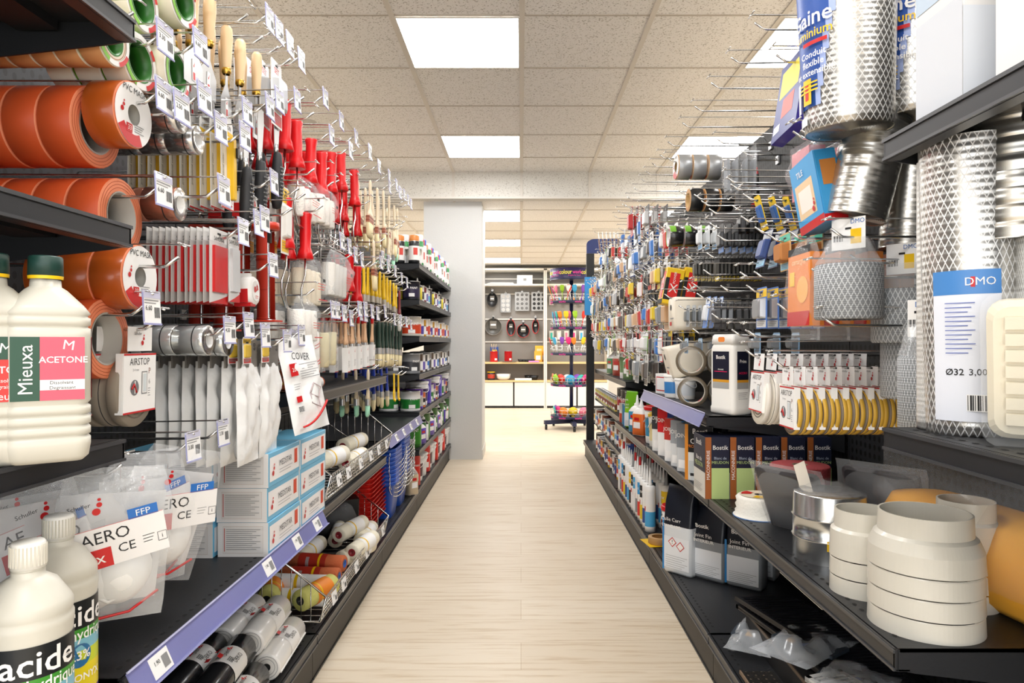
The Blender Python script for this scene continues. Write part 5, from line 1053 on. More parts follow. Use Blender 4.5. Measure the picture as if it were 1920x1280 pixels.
def xpack():
    o = empty('tape_box'); y = M('#f2c81a', .4); b = MB(CF @ T(0, -.08, 0)); b.loft([(-.07, .05, .075, .004), (0, .05, .075, .004)], y, k=1); b.rect(-.05, -.02, .05, .03, .001, BLK); b.box((0, .005, .0008), (.06, .11, .001), M('#d6241e', .4)); b.text('X', .05, 0, .025, .0018, WHITE, bold=.04); b.text('POWER', .018, 0, -.025, .0018, WHITE, rot=90, bold=.02); b.rect(-.05, -.075, .05, -.055, .0016, INK); b.box((.0504, -.012, -.035), (.001, .09, .069), BLK); b.box((.0512, .005, -.035), (.001, .10, .04), M('#d6241e', .4)); b.text('X', .05, 0, -.01, .0, WHITE, X=T(.0522, 0, -.035) @ R(90, 'Y')); b.text('POWER', .014, 0, .035, .0, WHITE, X=T(.0522, 0, -.035) @ R(90, 'Y'), rot=90); part('box', b, o)
    b = MB(CF @ T(0, .0, -.001)); b.rect(-.02, -.01, .02, .012, 0, WHITE); part('hang_tab', b, o); return o
hang(1, 'xpack', xpack, 'pack', 1249, 500, 2, .075, 'yellow and black box with a red X panel', 'tape box', '', X0=.60, tilt=10)
hang(1, 'blackcard', blister(.09, .10, .015, BLK, M('#151518', .3), M('#c83a30', .4), None, INK, PAPER), 'pack', 1218, 538, 3, .03, 'square black pack with red corner', 'tool pack', '', X0=.60, tilt=-8)
def redtool():
    o = empty('utility_knife'); part('handle', MB(CF @ T(0, -.20, -.01) @ ALV).loft([(0, .013, .010, .006), (.03, .016, .012, .008), (.13, .014, .011, .008), (.155, .010, .008, .006)], [RED, BLK, RED], k=4, smooth=True), o); b = MB(CF); b.box((0, -.02, -.005), (.022, .045, .006), CLEAR); part('hang_tab', b, o); return o
hang(1, 'redtool', redtool, 'knife', 1409, 290, 1, .04, 'red and black utility knife alone near the board', 'utility knife', '', X0=.80)
hang(1, 'clearpk', film_bag(.07, .17, .015, FILM, lambda w, h, d: MB(CF).box((0, -h*.6, 0), (w*.5, h*.6, d*.6), M('#7d8288', .4)), name='tool_pack', printed=False, seed=41), 'pack', 1362, 272, 4, .03, 'long clear pack with a grey tool', 'tool pack', 'by the top of the board', X0=.68)
hang(1, 'loctite', blister(.07, .125, .015, M('#2a3a7a', .4), M('#e6e3e6', .4), M('#1f2f78', .4), 'LOCTITE', WHITE, M('#2a2f4e', .4)), 'pack', 1170, 448, 4, .04, 'blue and red glue card', 'glue card', '', X0=.60)
hang(1, 'redblack', blister(.07, .16, .02, M('#c8302a', .4), M('#b01f1f', .4), M('#2a2a2c', .4), 'GLUE', WHITE, M('#b01f1f', .4)), 'pack', 1184, 392, 6, .03, 'red and black long glue card', 'glue card', '', X0=.60)
hang(1, 'stickp', blister(.05, .16, .008, M('#efefec', .4), M('#cfc9bf', .4), M('#f4f4f2', .4), None), 'pack', 1128, 505, 8, .024, 'white card with a thin brown profile', 'profile card', '', X0=.60, jit=1)
hang(1, 'stickq', blister(.05, .20, .008, M('#efefec', .4), M('#6a3a2a', .4), M('#f4f4f2', .4), None), 'pack', 1122, 438, 6, .03, 'tall white card with a brown profile', 'profile card', '', X0=.60, tilt=-6)
hang(1, 'ovalc', lambda: (lambda o: (part('card', MB(CF).box((0, -.14, 0), (.12, .28, .002), PAPER), o), part('print', (lambda b: (b.lathe([(0, .0015), (.035, .0015)], YEL, 20, T(0, -.16, 0) @ Matrix.Diagonal((.8, 1.7, 1, 1)), smooth=False), b.rect(-.06, -.28, .06, -.265, .0015, RED), b.rect(-.05, -.03, -.02, -.02, .0015, RED))[0])(MB(CF)), o), o)[-1])(empty('sponge_card')), 'pack', 1111, 558, 3, .03, 'tall white card with yellow oval at the end of the run', 'sponge card', '', X0=.60)
put('bluepanel', lambda: (lambda o: (part('panel', MB(CF).box((0, 0, 0), (.012, .34, .10), M('#3a9be0', .4)), o), part('edge_strip', MB(CF).box((0, 0, .051), (.013, .34, .003), M('#2a7ab8', .4)), o), o)[-1])(empty('end_panel')), (.62, 6.1025, 1.42), (0, 0, 180), 'narrow light blue end panel at the far end of the right run', 'end panel')
def header_sign():
    o = empty('header_sign'); pts = [(-.16, 0), (.16, 0), (.16, .08)]+[(.16-.08+.08*math.cos(a), .08+.05*math.sin(a)) for a in [i*PI/12 for i in range(7)]]+[(-.08+.08*math.cos(a), .08+.05*math.sin(a)) for a in [PI/2+i*PI/12 for i in range(7)]]
    part('board', MB(R(90, 'X')).prism(pts, -.006, .006, M('#1c2f6e', .4)), o); part('post', MB().box((-.125, .024, -.9), (.07, .03, 1.8), BLK), o); return o
put('hsign', header_sign, (.745, 6.10, 1.80), (0, 0, 0), 'dark blue rounded header board on a black end post', 'header board')
# AIRSTOP rows
hang(1, 'airR', coil_card(M('#8b7d6d', .7), M('#d3a73c', .5), .050, .024, .080, .088), 'pack', 1478, 688, 11, .0255, 'AIRSTOP seal pack with yellow edged coil', 'draught seal', '', X0=.575, jit=2, group='AIRSTOP packs on the near hook')
hang(1, 'airR2', coil_card(M('#e3ddcf', .7), M('#e9e4da', .5), .062, .03, .095, .095), 'pack', 1425, 664, 9, .03, 'white AIRSTOP seal pack', 'draught seal', 'on the farther hook', X0=.575, jit=2, tilt=3)
# ---- goods on the .784 shelf
BRT = M('#6e6250', .3, 0, .9, coat=.5)
def packtape():
    o = empty('packing_tape'); b = MB(AX_Y); b.lathe([(.040, 0), (.050, 0), (.0512, .002), (.0512, .046), (.050, .048), (.040, .048)], BRT, 36); part('winding', b, o)
    b = MB(AX_Y); b.lathe([(.040, .001), (.0385, .001), (.0385, .047), (.040, .047)], M('#cfc7b6', .5), 32)
    for i, m in enumerate((RED, M('#6fa8d8', .4), PAPER, RED)): b.lathe([(.0382, .004), (.0382, .044)], m, 5, a0=.6+i*1.3, a1=1.1+i*1.3)
    part('core', b, o); return o
for i, (x, y, z) in enumerate(((.578, 2.30, .8360), (.684, 2.32, .8360), (.573, 2.30, .9395), (.678, 2.32, .9395), (.79, 2.33, .8360))):
    put('packtape', packtape, (x, y, z), (0, 0, -14), 'brown packing tape roll seen end on, '+('lower one by the rail', 'lower one behind the jerrycan', 'upper one by the rail', 'upper one behind the jerrycan', 'deepest one')[i], 'packing tape', 'film wrapped brown packing tape rolls')
def jerrycan():
    o = empty('jerrycan'); m = M('#ece9e2', .4); b = MB(); b.loft([(0, .036, .050, .012), (.006, .040, .054, .016), (.02, .040, .054, .016), (.024, .038, .052, .016), (.195, .038, .052, .016), (.205, .036, .050, .016), (.222, .030, .042, .014)], m, k=4, smooth=True); b.box((0, -.046, .115), (.016, .014, .19), m); part('body', b, o)
    b = MB(); X = vface(0, .0385); n = M('#16182c', .4)
    for X, w in ((vface(0, .0386), .036), (vface(90, .0526), .022)):
        b.rect(-w, .105, w, .19, 0, n, X=X); b.rect(-w, .097, w, .105, 0, M('#d99a2a', .4), X=X); b.rect(-w, .078, w, .097, 0, M('#a9a9a7', .4), X=X)
    b.text('Bostik', .016, 0, .172, .0006, WHITE, X=vface(0, .0386), bold=.02); b.rect(-.028, .128, .028, .130, .0005, M('#d8205a', .4), X=vface(0, .0386)); b.text('PRIMAIRE', .006, 0, .135, .0006, WHITE, X=vface(0, .0386)); b.text('Prim', .014, 0, .16, .0006, WHITE, X=vface(90, .0526), bold=.02); b.text('ACCRO', .009, 0, .125, .0006, M('#e0205a', .4), X=vface(90, .0526), bold=.02); lines(b, -.018, .018, .066, 4, .006, X=vface(90, .0526)); part('label', b, o, 'dark blue printed label')
    b = MB(); b.loft([(.212, .036, .05, .012), (.236, .034, .048, .01), (.242, .03, .044, .01)], WHITE, k=4, smooth=True); b.lathe([(0, .0375), (.010, .0375)], M('#ee8a3a', .5), 16, T(0, .008, .226) @ CF @ Matrix.Diagonal((1.5, .8, 1, 1)) , smooth=False) if False else b.loft([(0, .014, .0075, .006)]+[(.0006, .014, .0075, .006)], M('#ee8a3a', .5), k=4, X=vface(0, .0358) @ T(0, .226, 0)); part('cap', b, o, 'white cap with orange sticker'); return o
put('jerry', jerrycan, (.640, 2.085, .785), (0, 0, 205), 'white jerrycan with dark blue label in front of the brown tape', 'jerrycan')
for i, (nm, fn, x, y, rz, d, c) in enumerate((('wpot', bucket(.04, .08, WHITE, M('#e4e8ec', .4), WHITE), .63, 2.62, 0, 'white pot with pale label behind the violet rail', 'pot'), ('whbox', carton(.09, .06, .085, PAPER, [(0, [('r', .1, .15, .9, .85, RED), ('r', .14, .2, .86, .8, PAPER)])]), .62, 2.90, 200, 'small white box with red frame on the shelf end', 'carton'),
     ('bluepot', bucket(.035, .09, WHITE, M('#3f86c8', .4), WHITE), .60, 2.70, 0, 'small white pot with blue label by the rail', 'pot'), ('wbot2', glue_bottle(WHITE, M('#dfe6ee', .4), WHITE, .03, .11), .66, 2.74, 180, 'white nozzle bottle behind the small pots', 'bottle'))):
    put(nm, fn, (x, y, .785), (0, 0, rz), d, c)
# ---- goods on the .545 shelf
ME = M('#b9cf86', .5); BRN = M('#a35a24', .5)
mne = [('r', 0, 0, 1, 1, NAVY), ('r', .26, 0, 1, .50, ME), ('r', 0, 0, .25, 1, BRN), ('t', 'Bostik', .62, .83, .10, WHITE), ('t', 'Blanc de', .62, .66, .06, M('#a9b3c4', .5)), ('t', 'MEUDON', .62, .59, .065, ME), ('t', 'MACONNERIE', .125, .55, .075, WHITE, 90)]
msd = [('r', 0, 0, 1, 1, M('#dcd9d0', .5)), ('r', 0, .42, 1, 1, NAVY), ('t', 'Bostik', .5, .88, .13, WHITE), ('t', 'Blanc de', .5, .62, .10, WHITE), ('t', 'MEUDON', .5, .52, .11, ME), ('l', .1, .06, .8, .2, 5)]
MEU = carton(.125, .070, .180, NAVY, [(90, mne), (0, msd)], 'powder_box')
for i in range(5): put('meudon', MEU, (.572+.0745*i, 2.055, .5452), (0, 0, 180+random.uniform(-1, 1)), f'dark blue and lime Blanc de MEUDON box, {ORD[i]} from the aisle', 'powder box', 'Blanc de MEUDON boxes on the shelf')
cim = [('r', 0, 0, 1, 1, M('#dfe1e0', .5)), ('r', .15, .1, .9, .35, M('#c4cacc', .5)), ('r', 0, .50, 1, 1, BLK), ('r', 0, 0, .12, 1, M('#d98a2a', .5)), ('t', 'Bostik', .58, .88, .13, WHITE), ('t', 'Ciment', .56, .70, .13, WHITE), ('t', 'PROMPT VICAT', .56, .61, .075, M('#ee8a2a', .5)), ('r', .2, .08, .55, .13, INK)]
put('ciment', carton(.10, .06, .185, M('#e4e4e2', .5), [(0, cim), (90, [('r', 0, 0, 1, .5, M('#dfe1e0', .5)), ('r', 0, .5, 1, 1, BLK)])], 'powder_box'), (.605, 2.27, .5452), (0, 0, 228), 'black and white Ciment PROMPT VICAT box beside the lime ones', 'powder box')
def sbox(c1, c2, c3, w=.08, h=.17): return carton(w, .06, h, M(c1, .5), [(0, [('r', 0, .5, 1, 1, M(c2, .5)), ('r', .6, 0, 1, 1, M(c3, .5)), ('r', .1, .08, .5, .25, PAPER), ('t', 'JOINT', .3, .75, .12, WHITE)]), (90, [('r', 0, 0, 1, .45, M(c1, .5)), ('r', 0, .45, 1, .8, M(c2, .5)), ('r', .1, .85, .9, .95, PAPER)])], 'powder_box')
for i, (c1, c2, c3, y, h, d) in enumerate((('#c9ccce', '#7d8288', '#2f7fb8', 2.42, .17, 'grey box with blue stripe'), ('#d8dadb', '#9a9fa4', '#2f7fb8', 2.52, .17, 'pale grey box with blue stripe'), ('#efefef', '#c03a30', '#2a2a2e', 2.63, .165, 'white box with brown red stripe'), ('#f2f2f0', '#d8242a', '#1f3f8a', 2.76, .19, 'white box with red stripe and blue base'), ('#e9e9e6', '#3a3a3e', '#d8242a', 2.88, .185, 'white and black box with red stripe'))):
    put('sb%d' % i, sbox(c1, c2, c3, .08, h), (.603, y, .5452), (0, 0, 222), d+f', {ORD[i]} beyond the cement box', 'powder box')
    put('sb%d' % i, None, (.69, y+.02, .5452), (0, 0, 222), d+f', behind the {ORD[i]} one', 'powder box')
for i, (fn, y, x, d, c) in enumerate(((bucket(.046, .15, M('#f2c81a', .4), M('#e8d9a0', .4), M('#e4e2da', .4), txt='MIX', tm=INK), 3.02, .61, 'white pot with yellow lid', 'pot'), (bucket(.062, .17, RED, M('#3a8fb8', .4), WHITE, txt='TECH', tm=WHITE), 3.14, .63, 'white pot with bright red lid', 'pot'),
     (glue_bottle(WHITE, M('#e8702a', .4), WHITE, .033, .15), 3.40, .60, 'white nozzle bottle with orange label', 'bottle'), (glue_bottle(WHITE, M('#d8502a', .4), WHITE, .033, .15), 3.30, .68, 'white nozzle bottle with red label', 'bottle'), (glue_bottle(WHITE, M('#3a8fb8', .4), WHITE, .033, .15), 3.52, .60, 'white nozzle bottle with blue label', 'bottle'),
     (pouch(.09, .04, .20, M('#8cc81e', .4), M('#6aa81a', .4), 'JOINT', 'VERT'), 3.68, .60, 'bright green pouch', 'bag'), (can(.055, .16, [(.6, M('#1b1b1e', .4)), (1, M('#3a8a2a', .4))], txt='BLADE'), 3.62, .72, 'black and green tin', 'tin'), (can(.06, .12, [(1, M('#4aa0d8', .4))]), 3.86, .63, 'light blue tin', 'tin'), (can(.05, .11, [(.5, M('#d8502a', .4)), (1, M('#efefef', .4))]), 3.96, .62, 'orange and white tin', 'tin'))):
    put('s3%d' % i, fn, (x, y, .5412), (0, 0, 215), d+' on the long right shelf', c)
def pvc(r, rt, n):
    def f():
        o = empty('pipe_reducer'); m = M('#d2cec2', .38, coat=.2)
        e = .0305; b = MB(); z = 0
        b.lathe([(r-.003, 0), (r, 0), (r*.985, .028), (r*.97, .030)] if n else [(r-.003, 0), (r, 0), (r*.985, .03), (rt+.006, .048), (rt, .053), (rt*.985, .085), (rt*.985-.003, .085), (rt-.003, .052), (r-.004, .03), (r-.004, 0)], m, 80, smooth=False); part('ring', b, o)
        if n == 2: b = MB(); lines(b, -.01, .01, .02, 3, .004, INK, .001, X=vface(30, r)); part('sticker', b, o)
        return o
    return f
def stack(x, y, z, r, rt, n, what):
    for i in range(n):
        put(('ring', r, i == 1), pvc(r, rt, 2 if i == 1 else 1), (x, y, z+.0325*i), (0, 0, 0), f'white plastic ring, {ORD[i]} from the bottom of the {what} stack', 'pipe ring', f'white plastic rings of the {what} stack')
    put(('cone', r), pvc(r, rt, 0), (x, y, z+.0325*n), (0, 0, 0), f'white cone shaped pipe reducer on top of the {what} stack', 'pipe reducer')
stack(.655, 1.108, .5452, .084, .069, 3, 'large front'); stack(.632, 1.255, .5452, .060, .052, 2, 'left'); stack(.775, 1.19, .5452, .050, .045, 3, 'small rear')
def metaljoint():
    o = empty('duct_connector'); r = .073; m = M('#c9cccd', .22, .95); b = MB(); b.lathe([(r, 0), (r, .045), (r+.003, .048), (r, .051), (r, .088), (r+.003, .091), (r, .094), (r*.99, .137), (r*.96, .140), (0, .141)], m, 40); part('tube', b, o)
    part('film', MB().loft([(.139, r*.9, r*.9, r*.9), (.152, r*.5, r*.6, r*.5), (.165, .01, .02, .01)], FILM, k=6, smooth=True, cap=False), o)
    b = MB(CF @ T(0, 0, 0)); b.box((0, .17, 0), (.04, .07, .0006), M('#efe8da', .5), X=T(0, 0, .01) @ R(25)); part('hang_card', b, o); b = MB(); b.rect(-.014, .032, .014, .052, .0012, YEL, X=vface(58, r)); b.text('DMO', .008, 0, .045, .002, INK, X=vface(58, r)); part('sticker', b, o, 'yellow sticker'); return o
put('mjoint', metaljoint, (.655, 1.45, .5452), (0, 0, 195), 'galvanised duct connector in film with a yellow sticker', 'duct connector')
def spool():
    o = empty('cord_spool'); b = MB(); r = .060
    b.lathe([(0, 0), (r+.006, 0), (r+.006, .003), (r, .004), (r+.002, .014), (r-.003, .019), (r+.001, .03), (r-.003, .036), (r, .048), (r-.006, .054), (.02, .055)], M('#efece2', .8, bump=.2, bs=150), 36); part('cord', b, o); part('base_disc', MB().lathe([(r+.008, 0), (r+.008, .002), (0, .002)], M('#5a8ac8', .3, 0, .7), 30), o)
    b = MB(); b.lathe([(.012, .0562), (r-.01, .0562)], M('#e4d9c0', .5), 24, smooth=False); b.lathe([(.02, .0568), (r-.014, .0568)], RED, 5, a0=2, a1=3, smooth=False); b.lathe([(.02, .0568), (r-.014, .0568)], YEL, 5, a0=4, a1=5.2, smooth=False); part('label', b, o); return o
put('spool', spool, (.628, 1.80, .5452), (0, 0, 0), 'white cord spool lying flat beside the lime boxes', 'cord spool')
put('meshroll', lambda: (lambda o: (part('roll', MB().lathe([(.02, .135), (.072, .135), (.075, .132), (.074, .07), (.075, .0)], [M('#b5474a', .6, bump=.6, bs=300)]*3+[M('#d9b9b4', .6, bump=.6, bs=300)], 32), o), part('core', MB().lathe([(.02, .1355), (.017, .1355), (.017, 0)], M('#8c7a66', .8), 20), o), o)[-1])(empty('mesh_roll')), (.735, 1.80, .5452), (0, 0, 0), 'red and white mesh roll standing behind the white spool', 'mesh roll')
def darkpanel():
    o = empty('film_wrapped_vent'); part('panel', MB(CF).loft([(0, .085, .085, .012), (.012, .085, .085, .012), (.016, .078, .078, .01)], M('#3f3d40', .45), k=3), o); b = MB(CF); b.pillow(.20, .20, .018, FILM, seed=51, crump=.3, X=T(0, .1, .008)); part('film', b, o); return o
put('dpanel', darkpanel, (.655, 1.63, .625), (0, 24, 212), 'dark square vent panel in film leaning behind the duct connector', 'vent panel', 'dark vent panels')
put('dpanel', None, (.83, 1.56, .632), (0, 12, 218), 'second dark vent panel in film near the back board', 'vent panel', 'dark vent panels')
def yellowpack():
    o = empty('insulation_pack'); m = M('#eca931', .8, bump=.25, bs=12); b = MB(); b.loft([(0, .06, .22, .05), (.02, .085, .24, .07), (.10, .09, .245, .08), (.145, .07, .22, .06), (.155, .03, .17, .03)], m, k=5, smooth=True); part('wadding', b, o)
    b = MB(); b.rect(-.20, .03, .05, .11, .002, M('#e98a2a', .5), X=vface(0, .087)); b.text('moquettine', .018, -.06, .085, .004, M('#fbe3b0', .5), X=vface(0, .087)); b.text('de pure', .018, -.08, .06, .004, M('#fbe3b0', .5), X=vface(0, .087)); part('print', b, o)
    b = MB(CF); b.pillow(.60, .235, .11, CLEAR, nu=15, nv=12, seed=61, crump=.10, X=T(0, .225, 0), back=1); part('film', b, o, 'loose clear film')
    b = MB(); b.lathe([(0, .0), (.02, 0)], M('#7a4ab0', .5), 16, vface(90, .2455) @ T(-.05, .10, .0), smooth=False); b.text('evio', .015, -.05, .10, .001, WHITE, X=vface(90, .2455), bold=.03); part('logo', b, o); return o
put('ypack', yellowpack, (.855, 1.235, .5455), (0, 0, 188), 'bulky orange yellow wadding pack in clear film at the back', 'wadding pack')
# ---- base shelf goods
carts = [('#4aa8dc', '#efefef', WHITE, None), ('#d8302a', '#3a9bd8', WHITE, None), ('#efefef', '#2a2a2e', WHITE, RED), ('#2a4a8a', '#efefef', WHITE, None), ('#8d8f92', '#efefef', WHITE, RED), ('#1b1b1e', '#f2c81a', GREY, None), ('#e8c81e', '#1b1b1e', WHITE, None), ('#efefef', '#4aa8dc', WHITE, None)]
n = 0
for i in range(14):
    for j in range(2):
        y = 3.12+i*.066; x = .590+j*.075; c = carts[(i*3+j*5) % 8]; k = carts.index(c)
        put('cart%d' % k, cartridge(WHITE, M(c[0], .4), M(c[1], .4), c[2], c[3]), (x, y, .1412), (0, 0, 200+random.uniform(-20, 20)), f'white sealant cartridge with nozzle, {ORD[i]} from the near end, {("front","back")[j]} file', 'sealant cartridge', 'sealant cartridges on the base shelf')
put('ltape', lambda: (lambda o: (part('winding', MB().lathe([(.030, 0), (.045, 0), (.046, .002), (.046, .026), (.045, .028), (.030, .028)], M('#b08a58', .6), 32), o), part('yellow_card', MB().box((0, .01, -.0012), (.12, .12, .0016), YEL), o), o)[-1])(empty('masking_tape')), (.592, 2.93, .1432), (0, 0, 10), 'brown masking tape roll lying flat on a yellow card', 'tape roll')
put('redlid', bucket(.052, .20, RED, M('#d8502a', .4), WHITE, txt='JOINT'), (.625, 2.78, .1412), (0, 0, 180), 'white pail with red lid behind the glue bags', 'pail')
PO = pouch(.125, .075, .325, M('#dfe2e4', .35), M('#171b26', .35), 'Colle Carr', 'STANDARD', haz=True)
put('pouchA', PO, (.605, 2.56, .1412), (0, 0, 222), 'tile glue bag with two red hazard diamonds, nearest the aisle', 'powder bag')
PO2 = pouch(.13, .075, .26, M('#8d9093', .35), M('#171b26', .35), 'Joint Fin', 'INTERIEUR')
for i, (x, y) in enumerate(((.70, 2.50), (.80, 2.42), (.88, 2.52), (.74, 2.68))): put('pouchB', PO2, (x, y, .1412), (0, 0, 225+5*i), 'dark blue joint powder bag, '+('next to the hazard bag', 'third from the aisle', 'deepest in its row', 'in the second row')[i], 'powder bag', 'dark joint powder bags')
def grille(w, d, n, m):
    def f():
        o = empty('floor_grille'); b = MB(); b.box((0, 0, .010), (d, w, .002), BLK)
        for s in (-1, 1): b.box((s*(d/2-.006), 0, .011), (.012, w, .012), m); b.box((0, s*(w/2-.006), .011), (d, .012, .012), m)
        part('frame', b, o); b = MB()
        for i in range(n): b.box((0, -w/2+.02+(w-.04)*i/(n-1), .014), (d-.02, .006, .006), m)
        part('slats', b, o); return o
    return f
GK = grille(.30, .20, 16, M('#222225', .35)); GW = grille(.20, .10, 12, M('#c9c9c6', .35))
def trough():
    o = empty('plastic_trough'); b = MB(); b.box((0, 0, .035), (.28, .84, .07), M('#1c1b1b', .5)); b.box((-.141, 0, .066), (.004, .84, .008), M('#6a5a4a', .4)); part('body', b, o); return o
put('trough', trough, (.805, 1.60, .1405), (0, 0, 0), 'long black tray under the film wrapped grilles', 'tray')
for i, (x, y, z, rz, a) in enumerate(((.76, 1.88, .212, 12, 3), (.76, 1.88, .235, 15, 5), (.80, 1.60, .212, 8, 2), (.80, 1.35, .212, 5, 2))): put('gk', GK, (x, y, z), (0, a, rz), 'black slatted floor grille, '+('lower one by the powder bags', 'upper one by the powder bags', 'middle of the tray', 'nearest on the tray')[i], 'floor grille', 'black slatted grilles')
for i, (x, y, z, rz) in enumerate(((.70, 1.98, .150, 60), (.735, 1.74, .232, 40), (.74, 1.52, .232, 50), (.80, 1.30, .232, 55))):
    def filmpack():
        o = empty('film_pack'); b = MB(); b.box((0, 0, .004), (.09, .16, .008), M('#3d4650', .4)); b.box((0, .03, .0085), (.09, .02, .001), M('#c9952a', .5)); b.box((0, .0, .0085), (.09, .012, .001), M('#2a4a8a', .5)); part('contents', b, o)
        b = MB(R(-90, 'Z') @ R(0, 'X')); b.pillow(.15, .28, .022, M('#e4e8ec', .14, 0, .34, spec=1), nu=14, nv=20, seed=71, crump=.6, X=T(0, .12, .004)); part('film', b, o, 'crumpled clear film'); return o
    put('filmpack', filmpack, (x, y, z), (0, 3, rz), 'crumpled film pack with blue and gold stripe, '+('on the base shelf', 'on the far end of the tray', 'on the middle of the tray', 'on the near end of the tray')[i], 'film pack', 'crumpled film packs')
put('gw', GW, (.72, 1.46, .234), (0, 0, 20), 'white slotted vent cover on the film packs', 'vent cover')
put('filmroll', lambda: (lambda o: (part('roll', MB(AX_Y).lathe([(.0, 0), (.028, 0), (.03, .004), (.03, .16), (.0, .16)], [M('#d9c7a8', .6), M('#d9c7a8', .6), M('#cfc3b0', .4), M('#cfc3b0', .4)], 20), o), part('label', MB(AX_Y).lathe([(.0305, .04), (.0305, .07)], YEL, 20), o), o)[-1])(empty('felt_roll')), (.72, 1.22, .245), (0, 0, -60), 'beige felt roll with yellow band at the near end', 'felt roll')
def psheet():
    o = empty('perforated_sheet'); part('sheet', MB().box((0, 0, 0), (.085, .70, .004), grid_mat('perforated_sheet', '#17130f', '#5a5045', .02, .16, ('X', 'Y'))), o); part('rim', MB().box((-.044, 0, .001), (.004, .70, .009), M('#8a7460', .4)), o); return o
put('psheet', psheet, (.612, 1.42, .147), (0, 0, 0), 'dark perforated sheet lying along the base shelf front', 'perforated sheet')
# ---- tins and bottles in the far bays
put('weed1', glue_bottle(M('#e8e4dc', .4), M('#b8402a', .4), WHITE, .05, .17, 'garden_bottle'), (.70, 4.72, .7708), (0, 0, 200), 'white bottle with brown red label on the high short shelf', 'bottle')
put('weed2', bucket(.055, .20, YEL, M('#7a9a6a', .4), WHITE, 'garden_pot'), (.69, 4.42, .7708), (0, 0, 200), 'white canister with yellow top on the high short shelf', 'canister')
put('weed3', glue_bottle(WHITE, M('#6a8a5a', .4), WHITE, .045, .16, 'garden_bottle'), (.69, 4.22, .7708), (0, 0, 200), 'white bottle with green picture label', 'bottle')
put('weed4', glue_bottle(WHITE, M('#4a8a5a', .4), WHITE, .045, .16, 'garden_bottle'), (.70, 5.1, .7708), (0, 0, 200), 'white bottle with dark green label, farther', 'bottle')
def tins(z, x0, y0, y1, specs, tail, gap=.01, top=5.98):
    y = y0; i = 0; cnt = {}
    while y < y1 and i < 40:
        r, h, c1, c2, nm = specs[i % len(specs)]; j = cnt.get(nm, 0); cnt[nm] = j+1
        put(('can', r, h, c1, c2), can(r, h, [(.15, M(c2, .4)), (.65, M(c1, .4)), (1, M(c2, .4))], txt='BOIS', tm=WHITE), (x0+r, y+r, z+.0008), (0, 0, 250+random.uniform(-20, 20)), f'{nm}, {ORD[j]} from the near end {tail}', 'wood stain tin', nm+' rows')
        y += 2*r+gap; i += 1
tins(.53, .635, 4.62, 5.9, [(.035, .085, '#6a3a24', '#d8c060', 'small brown and yellow tin'), (.035, .085, '#8a2a24', '#b8c860', 'small red and lime tin')], 'on the middle short shelf')
tins(.53, .64, 4.12, 4.5, [(.078, .17, '#a81f24', '#2a2a2c', 'large dark red tin')], 'on the middle short shelf', .02)
tins(.31, .635, 4.1, 5.9, [(.045, .13, '#2a4a9a', '#7a3a24', 'blue and brown tin'), (.045, .12, '#6ab0d8', '#efefef', 'light blue tin'), (.045, .12, '#e0a020', '#2a2a2c', 'amber and black tin'), (.045, .11, '#c8502a', '#efefef', 'orange and white tin')], 'on the low short shelf')
tins(.14, .60, 4.12, 5.5, [(.055, .14, '#d8622a', '#2a2a2c', 'orange tin'), (.05, .13, '#c82a24', '#e8b81e', 'red and yellow tin'), (.045, .13, '#24408a', '#7a2a24', 'dark blue tin'), (.045, .13, '#2a3f7a', '#efefef', 'navy and white tin')], 'on the base shelf')
# ---- crowded small packs of the farther bays
PAL = [('#c8281f', '#f2f2f0', 'red and white'), ('#1c1c1e', '#e8c81e', 'black and yellow'), ('#efefec', '#c8281f', 'white and red'), ('#24478f', '#efefec', 'blue and white'), ('#e8c81e', '#1c1c1e', 'yellow and black'), ('#d9d7d0', '#8a8f94', 'grey and silver'), ('#efeee8', '#5a5048', 'white and brown'), ('#f2f2f2', '#3a7ac8', 'white and blue'), ('#2a2a2e', '#c8c8c8', 'black and grey'), ('#6aa82e', '#f2f2f2', 'green and white'), ('#f2efe8', '#d8b08a', 'cream and tan'), ('#b8bcc0', '#2a2a2e', 'silver and black')]
rows = [(1.66, 'top'), (1.50, 'second'), (1.345, 'third'), (1.19, 'fourth'), (1.05, 'fifth'), (.935, 'lowest')]
random.seed(11)
ycs = [2.86+.118*i for i in range(26)]
for ri, (z, rn) in enumerate(rows):
    for ci, y in enumerate(ycs):
        y += .05*(ri % 2)
        if y > 5.95 or (ri == 0 and ci < 4) or (ri == 0 and random.random() < .45): continue
        if z < 1.0 and y > 4.05: continue
        if 3.2 > y and ri == 5: continue
        k = random.randrange(12); a, c, nm = PAL[k]; n = 3 if y < 4.6 else 2
        s = random.choice(((.075, .115, .014), (.085, .150, .02), (.055, .145, .01), (.095, .125, .02))); nmz = {.075: 'short', .085: 'broad', .055: 'narrow', .095: 'square'}[s[0]]
        t = random.choice((None, 'FIX', 'PRO'))
        x0 = .60+random.uniform(0, .03); add_hook(1, y, z, .97-x0+.035, None, 1, f'in the crowded bays, {rn} row, {ORD[ci]} column')
        nmk = random.choice(('filler_pack', 'filler_card', 'filler_blister'))  # all generic filler cards of one build, name drawn at random
        for i in range(n):
            o = put(('pk', k, s, t, nmk), blister(s[0], s[1], s[2], M(a, .4), M(c, .3), M('#efefef' if t is None else a, .4), t, WHITE if a in ('#c8281f', '#1c1c1e', '#24478f', '#2a2a2e', '#6aa82e') else INK, M(c, .4), nmk), (x0+.045*i, y, z), (0, random.uniform(-4, 4), 180+random.uniform(-6, 6)),
                f'{nmz} {nm} pack, {ORD[i]} from the aisle, {rn} row, {ORD[ci]} column of the crowd', 'blister pack', 'small packs in the crowded right bays')
